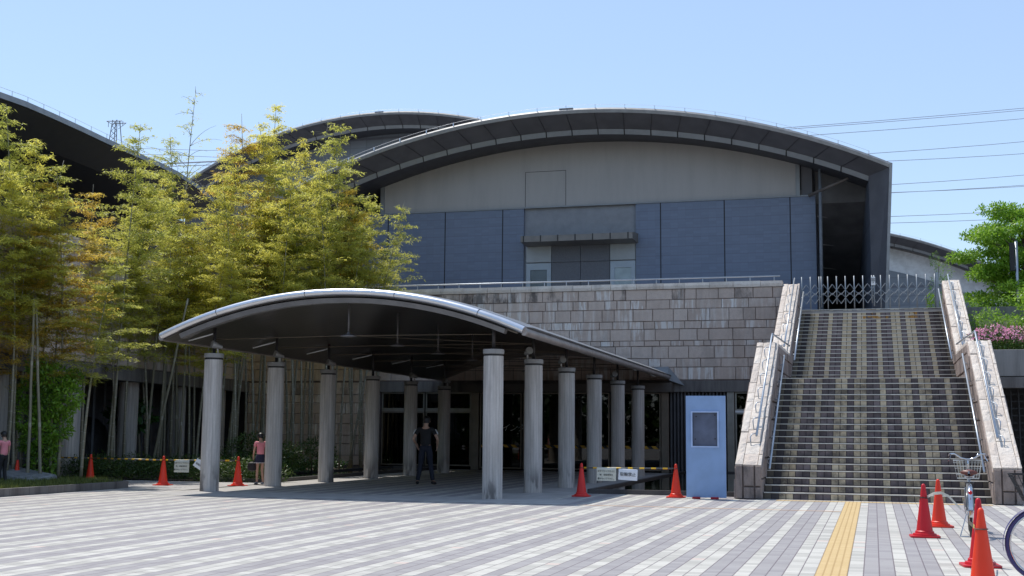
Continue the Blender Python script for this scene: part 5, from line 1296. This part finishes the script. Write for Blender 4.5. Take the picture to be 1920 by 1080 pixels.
def person(label, loc, rz, Hp, pose, skin, shirt, lower, shoe, hairc, skirt=False, stripe=False, long_hair=False):
    """figure facing +y before rotation; measures for a 1.70 m adult, scaled"""
    t = thing('person', label, 'person', loc, rz); s = Hp/1.70; k_ = 1. if Hp > 1.5 else .9
    J = dict(pelvis=(0, 0, .93), waist=(0, -.01, 1.07), chest=(0, -.01, 1.27), neck0=(0, -.01, 1.42), neck=(0, .0, 1.49), head=(0, .012, 1.585), crown=(0, .0, 1.645))
    J.update(pose)
    V = []; E = []
    def v(n, r): V.append((*[c*s for c in J[n]], tuple(q*s*k_ for q in r) if isinstance(r, tuple) else r*s*k_)); return len(V)-1
    p = v('pelvis', (.135, .10)); w = v('waist', (.12, .09)); E.append((p, w)); c = v('chest', (.145, .10)); E.append((w, c)); n0 = v('neck0', (.07, .06)); E.append((c, n0)); n1 = v('neck', .052); E.append((n0, n1))
    hh = v('head', (.076/k_, .088/k_)); E.append((n1, hh)); cr = v('crown', (.058/k_, .066/k_)); E.append((hh, cr))
    S3 = lambda q, r: (q[0]*s, q[1]*s, q[2]*s, r*s*k_)
    for sd in ('l', 'r'):
        sx = -1 if sd == 'l' else 1
        sh, el, wr = J['sh_'+sd], J['el_'+sd], J['wr_'+sd]
        e = chainv(V, E, c, [S3(sh, .052), S3([(a+b)/2 for a, b in zip(sh, el)], .044), S3(el, .037), S3([(a+b)/2 for a, b in zip(el, wr)], .034), S3(wr, .024)])
        d = Vector(wr)-Vector(el); d.normalize(); d = Vector((d.x*.5, d.y*.5, d.z)).normalized() if d.length else d
        palm = Vector(wr)+d*.055; side = Vector((0, 1, 0)); side = (side-d*side.dot(d)).normalized()
        pv = chainv(V, E, e, [S3(tuple(palm), .026)])
        for fi, (o_, ln) in enumerate(((-.030, .06), (-.010, .075), (.010, .07), (.028, .055))):
            b = palm+d*.03+side*o_; inn = Vector((-sx, 0, 0))*.012
            chainv(V, E, pv, [S3(tuple(b), .0095), S3(tuple(b+d*ln*.55+inn*.5), .0088), S3(tuple(b+d*ln+inn*2), .0075)])
        b = Vector(wr)+d*.02+side*.03; chainv(V, E, e, [S3(tuple(b), .010), S3(tuple(b+d*.035+side*.02), .009)])
        hp, kn, an, to = J['hip_'+sd], J['kn_'+sd], J['an_'+sd], J['toe_'+sd]
        chainv(V, E, p, [S3(hp, .078), S3([(a+b)/2 for a, b in zip(hp, kn)], .068), S3(kn, .05), S3([(a*.6+b*.4) for a, b in zip(kn, an)], .05), S3(an, .034), S3(to, .03)])
    hd = Vector(J['head'])*s
    body = skin_mesh('body', V, E, skin, t)
    # nose, ears and eyes
    nf = MB(); nf.tube([hd+Vector((0, .082, .012))*s, hd+Vector((0, .104, -.018))*s, hd+Vector((0, .088, -.03))*s], [.008*s, .014*s, .009*s], 8); nf.build('nose', skin, t, smooth=True)
    for sx in (-1, 1):
        ear = MB(); ear.lathe([(.006*s, -.03*s), (.016*s, -.015*s), (.017*s, .01*s), (.006*s, .03*s)], 8, tuple(hd+Vector((sx*.078, -.005, 0))*s)); ear.build('ear', skin, t, smooth=True)
        ey = MB(); ey.lathe([(.002*s, -.008*s), (.010*s, 0), (.002*s, .008*s)], 8, tuple(hd+Vector((sx*.032, .079, .018))*s)); ey.build('eye', m_black, t, smooth=True)
    MB().tube([hd+Vector((-.025, .078, -.045))*s, hd+Vector((0, .086, -.046))*s, hd+Vector((.025, .078, -.045))*s], .0045*s, 6).build('mouth', simple('lips', (.35, .13, .11), .6), t)
    # hair: cap with uneven lower edge
    hb = MB(); rows = []; na, nb = 20, 8; rr = random.Random(7)
    for i in range(nb+1):
        th = i/nb*R_(158); row = []
        for j in range(na+1):
            a = 2*math.pi*j/na; front = max(0, math.cos(a)); tt = th*(1-.62*front**.8); st_ = math.sin(tt) if tt < R_(70) else max(.93, math.sin(tt))
            rad = 1.+.05*rr.random(); row.append(hd+Vector((math.sin(a)*.094*st_*rad, math.cos(a)*.108*st_*rad-.008, .038+.092*math.cos(tt)*rad))*s)
        row[-1] = row[0]; rows.append(row)
    hb.sweep(rows); ho = hb.build('hair', hairc, t, smooth=True)
    if long_hair:
        MB().tube([hd+Vector((0, -.10, .0))*s, hd+Vector((0, -.13, -.06))*s, hd+Vector((0, -.11, -.14))*s], [.035*s, .045*s, .015*s], 8).build('hair_tail', hairc, ho, smooth=True)
    # shirt
    V = []; E = []; g = 1.14
    def a_(q, r): V.append((q[0]*s, q[1]*s, q[2]*s, tuple(x*s*k_ for x in r) if isinstance(r, tuple) else r*s*k_)); return len(V)-1
    hem = a_((J['pelvis'][0], J['pelvis'][1], J['pelvis'][2]-.03), (.165, .130)); w = a_(J['waist'], (.142, .112)); E.append((hem, w)); c = a_(J['chest'], (.162, .120)); E.append((w, c)); n = a_((J['neck0'][0], J['neck0'][1], J['neck0'][2]-.005), (.082, .07)); E.append((c, n))
    for sd in ('l', 'r'):
        sh, el = J['sh_'+sd], J['el_'+sd]; q = [a+(b-a)*.62 for a, b in zip(sh, el)]
        i1 = a_(sh, .066); i2 = a_([a+(b-a)*.35 for a, b in zip(sh, el)], .060); i3 = a_(q, .060); E += [(c, i1), (i1, i2), (i2, i3)]
    sh_o = skin_mesh('shirt', V, E, shirt, t)
    if stripe:
        for sd in ('l', 'r'):
            sh, el = Vector(J['sh_'+sd]), Vector(J['el_'+sd]); sx = -1 if sd == 'l' else 1
            p0, p1 = sh.lerp(el, .12), sh.lerp(el, .62); o_ = Vector((sx*.058, -.015, .02))
            MB().tube([(p0+o_)*s, (p0.lerp(p1, .5)+o_)*s, (p1+o_)*s], [.012*s, .016*s, .016*s], 6).build('sleeve_stripe', simple('white cloth', (.75, .75, .75), .8), sh_o, smooth=True)
    # lower garment
    if skirt:
        px_, py_, pz_ = J['pelvis']; rows = []
        for z, rx, ry in ((pz_+.06, .135, .105), (pz_-.02, .165, .135), (pz_-.12, .185, .15), (pz_-.21, .20, .165)):
            rows.append([Vector((px_+rx*math.cos(a)*(1+.03*math.sin(a*9)), py_+ry*math.sin(a)*(1+.03*math.cos(a*9)), z))*s for a in np.linspace(0, 2*math.pi, 37)])
        so_ = MB().sweep(rows).build('skirt', lower, t, smooth=True)
        rows = [[Vector((q.x*1.01, q.y*1.01, q.z-d*s)) for q in rows[-1]] for d in (-.0, .018)]
        MB().sweep(rows).build('skirt_trim', simple('white cloth', (.75, .75, .75), .8), so_, smooth=True)
    else:
        V = []; E = []; p = a_(J['pelvis'], (.148, .116)); wq = a_((J['waist'][0], J['waist'][1], J['waist'][2]-.04), (.135, .10)); E.append((p, wq))
        for sd in ('l', 'r'):
            hp, kn, an = J['hip_'+sd], J['kn_'+sd], J['an_'+sd]
            i1 = a_(hp, .094); i2 = a_([(a+b)/2 for a, b in zip(hp, kn)], .084); i3 = a_(kn, .068); i4 = a_([a*.5+b*.5 for a, b in zip(kn, an)], .064); i5 = a_((an[0], an[1], an[2]+.0), .058)
            E += [(p, i1), (i1, i2), (i2, i3), (i3, i4), (i4, i5)]
        skin_mesh('trousers', V, E, lower, t)
    for sd in ('l', 'r'):
        an, to = Vector(J['an_'+sd]), Vector(J['toe_'+sd]); d = (to-an); d.z = 0; d.normalize()
        hl = Vector((an.x, an.y, 0))-d*.05; V = [(*((hl+Vector((0, 0, .040)))*s), .040*s), (*((Vector((an.x, an.y, .055)))*s), .048*s), (*((hl+d*.13+Vector((0, 0, .036)))*s), .042*s), (*((hl+d*.215+Vector((0, 0, .028)))*s), .030*s)]
        skin_mesh('shoe', V, [(0, 1), (1, 2), (2, 3)], shoe, t)
    return t
m_skin = simple('skin', (.52, .32, .23), .55, 0, .05); m_hair = simple('black hair', (.012, .010, .010), .45)
base = dict(sh_l=(-.175, -.01, 1.385), sh_r=(.175, -.01, 1.385), hip_l=(-.085, 0, .88), hip_r=(.085, 0, .88))
P1 = dict(base, el_l=(-.31, -.04, 1.13), el_r=(.31, -.04, 1.13), wr_l=(-.25, .14, .98), wr_r=(.27, .13, .97), head=(.01, .03, 1.575), crown=(.01, .02, 1.64),
    kn_l=(-.13, .04, .49), an_l=(-.19, -.02, .085), toe_l=(-.23, .12, .03), kn_r=(.12, .05, .49), an_r=(.19, .03, .085), toe_r=(.24, .17, .03))
q = atz(797, 909)
person('man in black top with white sleeve stripe and dark jeans in the canopy shade', (q.x, q.y, .006), R_(10), 1.72, P1, m_skin, simple('black cloth', (.018, .018, .02), .8), simple('dark blue denim', (.014, .018, .034), .8), m_black, m_hair, stripe=True)
P2 = dict(base, el_l=(-.21, .03, 1.13), el_r=(.21, .0, 1.13), wr_l=(-.19, .13, .93), wr_r=(.21, .10, .92), head=(0, .04, 1.57), crown=(0, .03, 1.63),
    kn_l=(-.08, .05, .48), an_l=(-.09, .02, .085), toe_l=(-.10, .15, .03), kn_r=(.08, .02, .48), an_r=(.09, -.06, .085), toe_r=(.10, .07, .03))
q = atz(490, 909)
m_pink = simple('pink cloth', (.80, .28, .32), .8); m_navy = simple('navy cloth', (.02, .022, .05), .8)
gl = person('girl in pink top and navy skirt standing beside the second canopy column', (q.x-.05, q.y, .006), R_(50), 1.27, P2, m_skin, m_pink, m_navy, simple('grey trainer', (.16, .18, .22), .7), m_hair, skirt=True)
hbg = MB(); hbg.lathe([(.03, 0), (.10, .02), (.12, .10), (.10, .2), (.04, .23)], 14); hb_ = hbg.build('shoulder_bag', simple('black bag cloth', (.015, .015, .017), .7), None, smooth=40); hb_.location = (q.x-.24, q.y-.05, .33)
tag(hb_, 'round black bag held by the girl in pink', 'bag')
q = at(8, 830, 23.6)
person('child in pink top and dark trousers at the left edge by the glossy shrub', (q.x, 23.6, .05), R_(80), 1.22, P2, m_skin, m_pink, simple('black cloth', (.02, .02, .02)), m_black, m_hair)

# ------------------------------------------------------------------ overhead power lines and far pylon
m_wire = simple('weathered power cable', (.22, .24, .29), .6)
YW = 150.
for i, (x0, y0, x1, y1) in enumerate(((1440, 242, 1990, 196), (1440, 245, 1990, 200), (1500, 255, 1990, 216), (1600, 290, 1990, 259), (1640, 303, 1990, 283), (1640, 348, 1990, 322), (1640, 363, 1990, 342), (1640, 407, 1990, 390), (1640, 419, 1990, 405), (1640, 362, 1990, 345))):
    a, b = at(x0, y0, YW+i*1.5), at(x1, y1, YW+i*1.5+40); n_ = 16; d = (b-a)
    pts = [a+d*(q/n_*4.4-1.6)+Vector((0, 0, .5*(q/n_*4.4-2.1)**2-.125)) for q in range(n_+1)]
    o = tag(MB().tube(pts, .034, 4).build('power_line', m_wire, None), ['highest', 'second', 'third', 'fourth', 'fifth', 'sixth', 'seventh', 'ninth', 'lowest', 'eighth'][i]+' power line from the top, right of the large hall', 'power line', 'power lines in the sky')
for i, (x0, y0, x1, y1) in enumerate(((236, 237, 560, 231), (250, 278, 520, 280), (300, 290, 520, 294))):
    a, b = at(x0, y0, 190), at(x1, y1, 210)
    tag(MB().tube([a-(b-a)*(0 if i == 0 else .8), a, (a+b)/2+Vector((0, 0, -.3)), b, b+(b-a)*.6], .04, 4).build('power_line', m_wire, None), ['upper', 'middle', 'lowest'][i]+' faint power line above the bamboo left of the rear hall', 'power line', 'power lines in the sky')
py_ = thing('power_pylon', 'distant lattice pylon top just above the left hall roof', 'pylon', (0, 0, 0))
Yp = 190.; a = at(218, 226, Yp)
mb = MB()
zt_ = a.z; X = a.x
for sx in (-1, 1):
    for sy in (-1, 1): mb.tube([(X+sx*.45, Yp+sy*.45, zt_), (X+sx*1.1, Yp+sy*1.1, zt_-8), (X+sx*2.2, Yp+sy*2.2, 5)], .09, 4)
for z in range(9): 
    w0 = .45+.65*z/8; zz = zt_-z; mb.tube([(X-w0, Yp-w0, zz), (X+w0, Yp-w0, zz-1)], .05, 4); mb.tube([(X+w0, Yp-w0, zz), (X-w0, Yp-w0, zz-1)], .05, 4)
mb.build('lattice_mast', simple('far pylon steel', (.14, .15, .18), .6), py_)
mb = MB(); mb.tube([(X-2.0, Yp, zt_), (X+1.2, Yp, zt_-.15)], .08, 4); mb.tube([(X-.6, Yp, zt_-.5), (X+2.1, Yp, zt_-.6)], .08, 4)
mb.tube([(X-2.0, Yp, zt_), (X-.5, Yp, zt_-.8)], .05, 4); mb.tube([(X+2.1, Yp, zt_-.6), (X+.5, Yp, zt_-1.6)], .05, 4)
for x in (-1.6, -.8, .6, 1.4): mb.tube([(X+x, Yp, zt_-.2), (X+x, Yp, zt_-1.1)], .06, 4)
mb.build('cross_arm', MATS['far pylon steel'], py_)
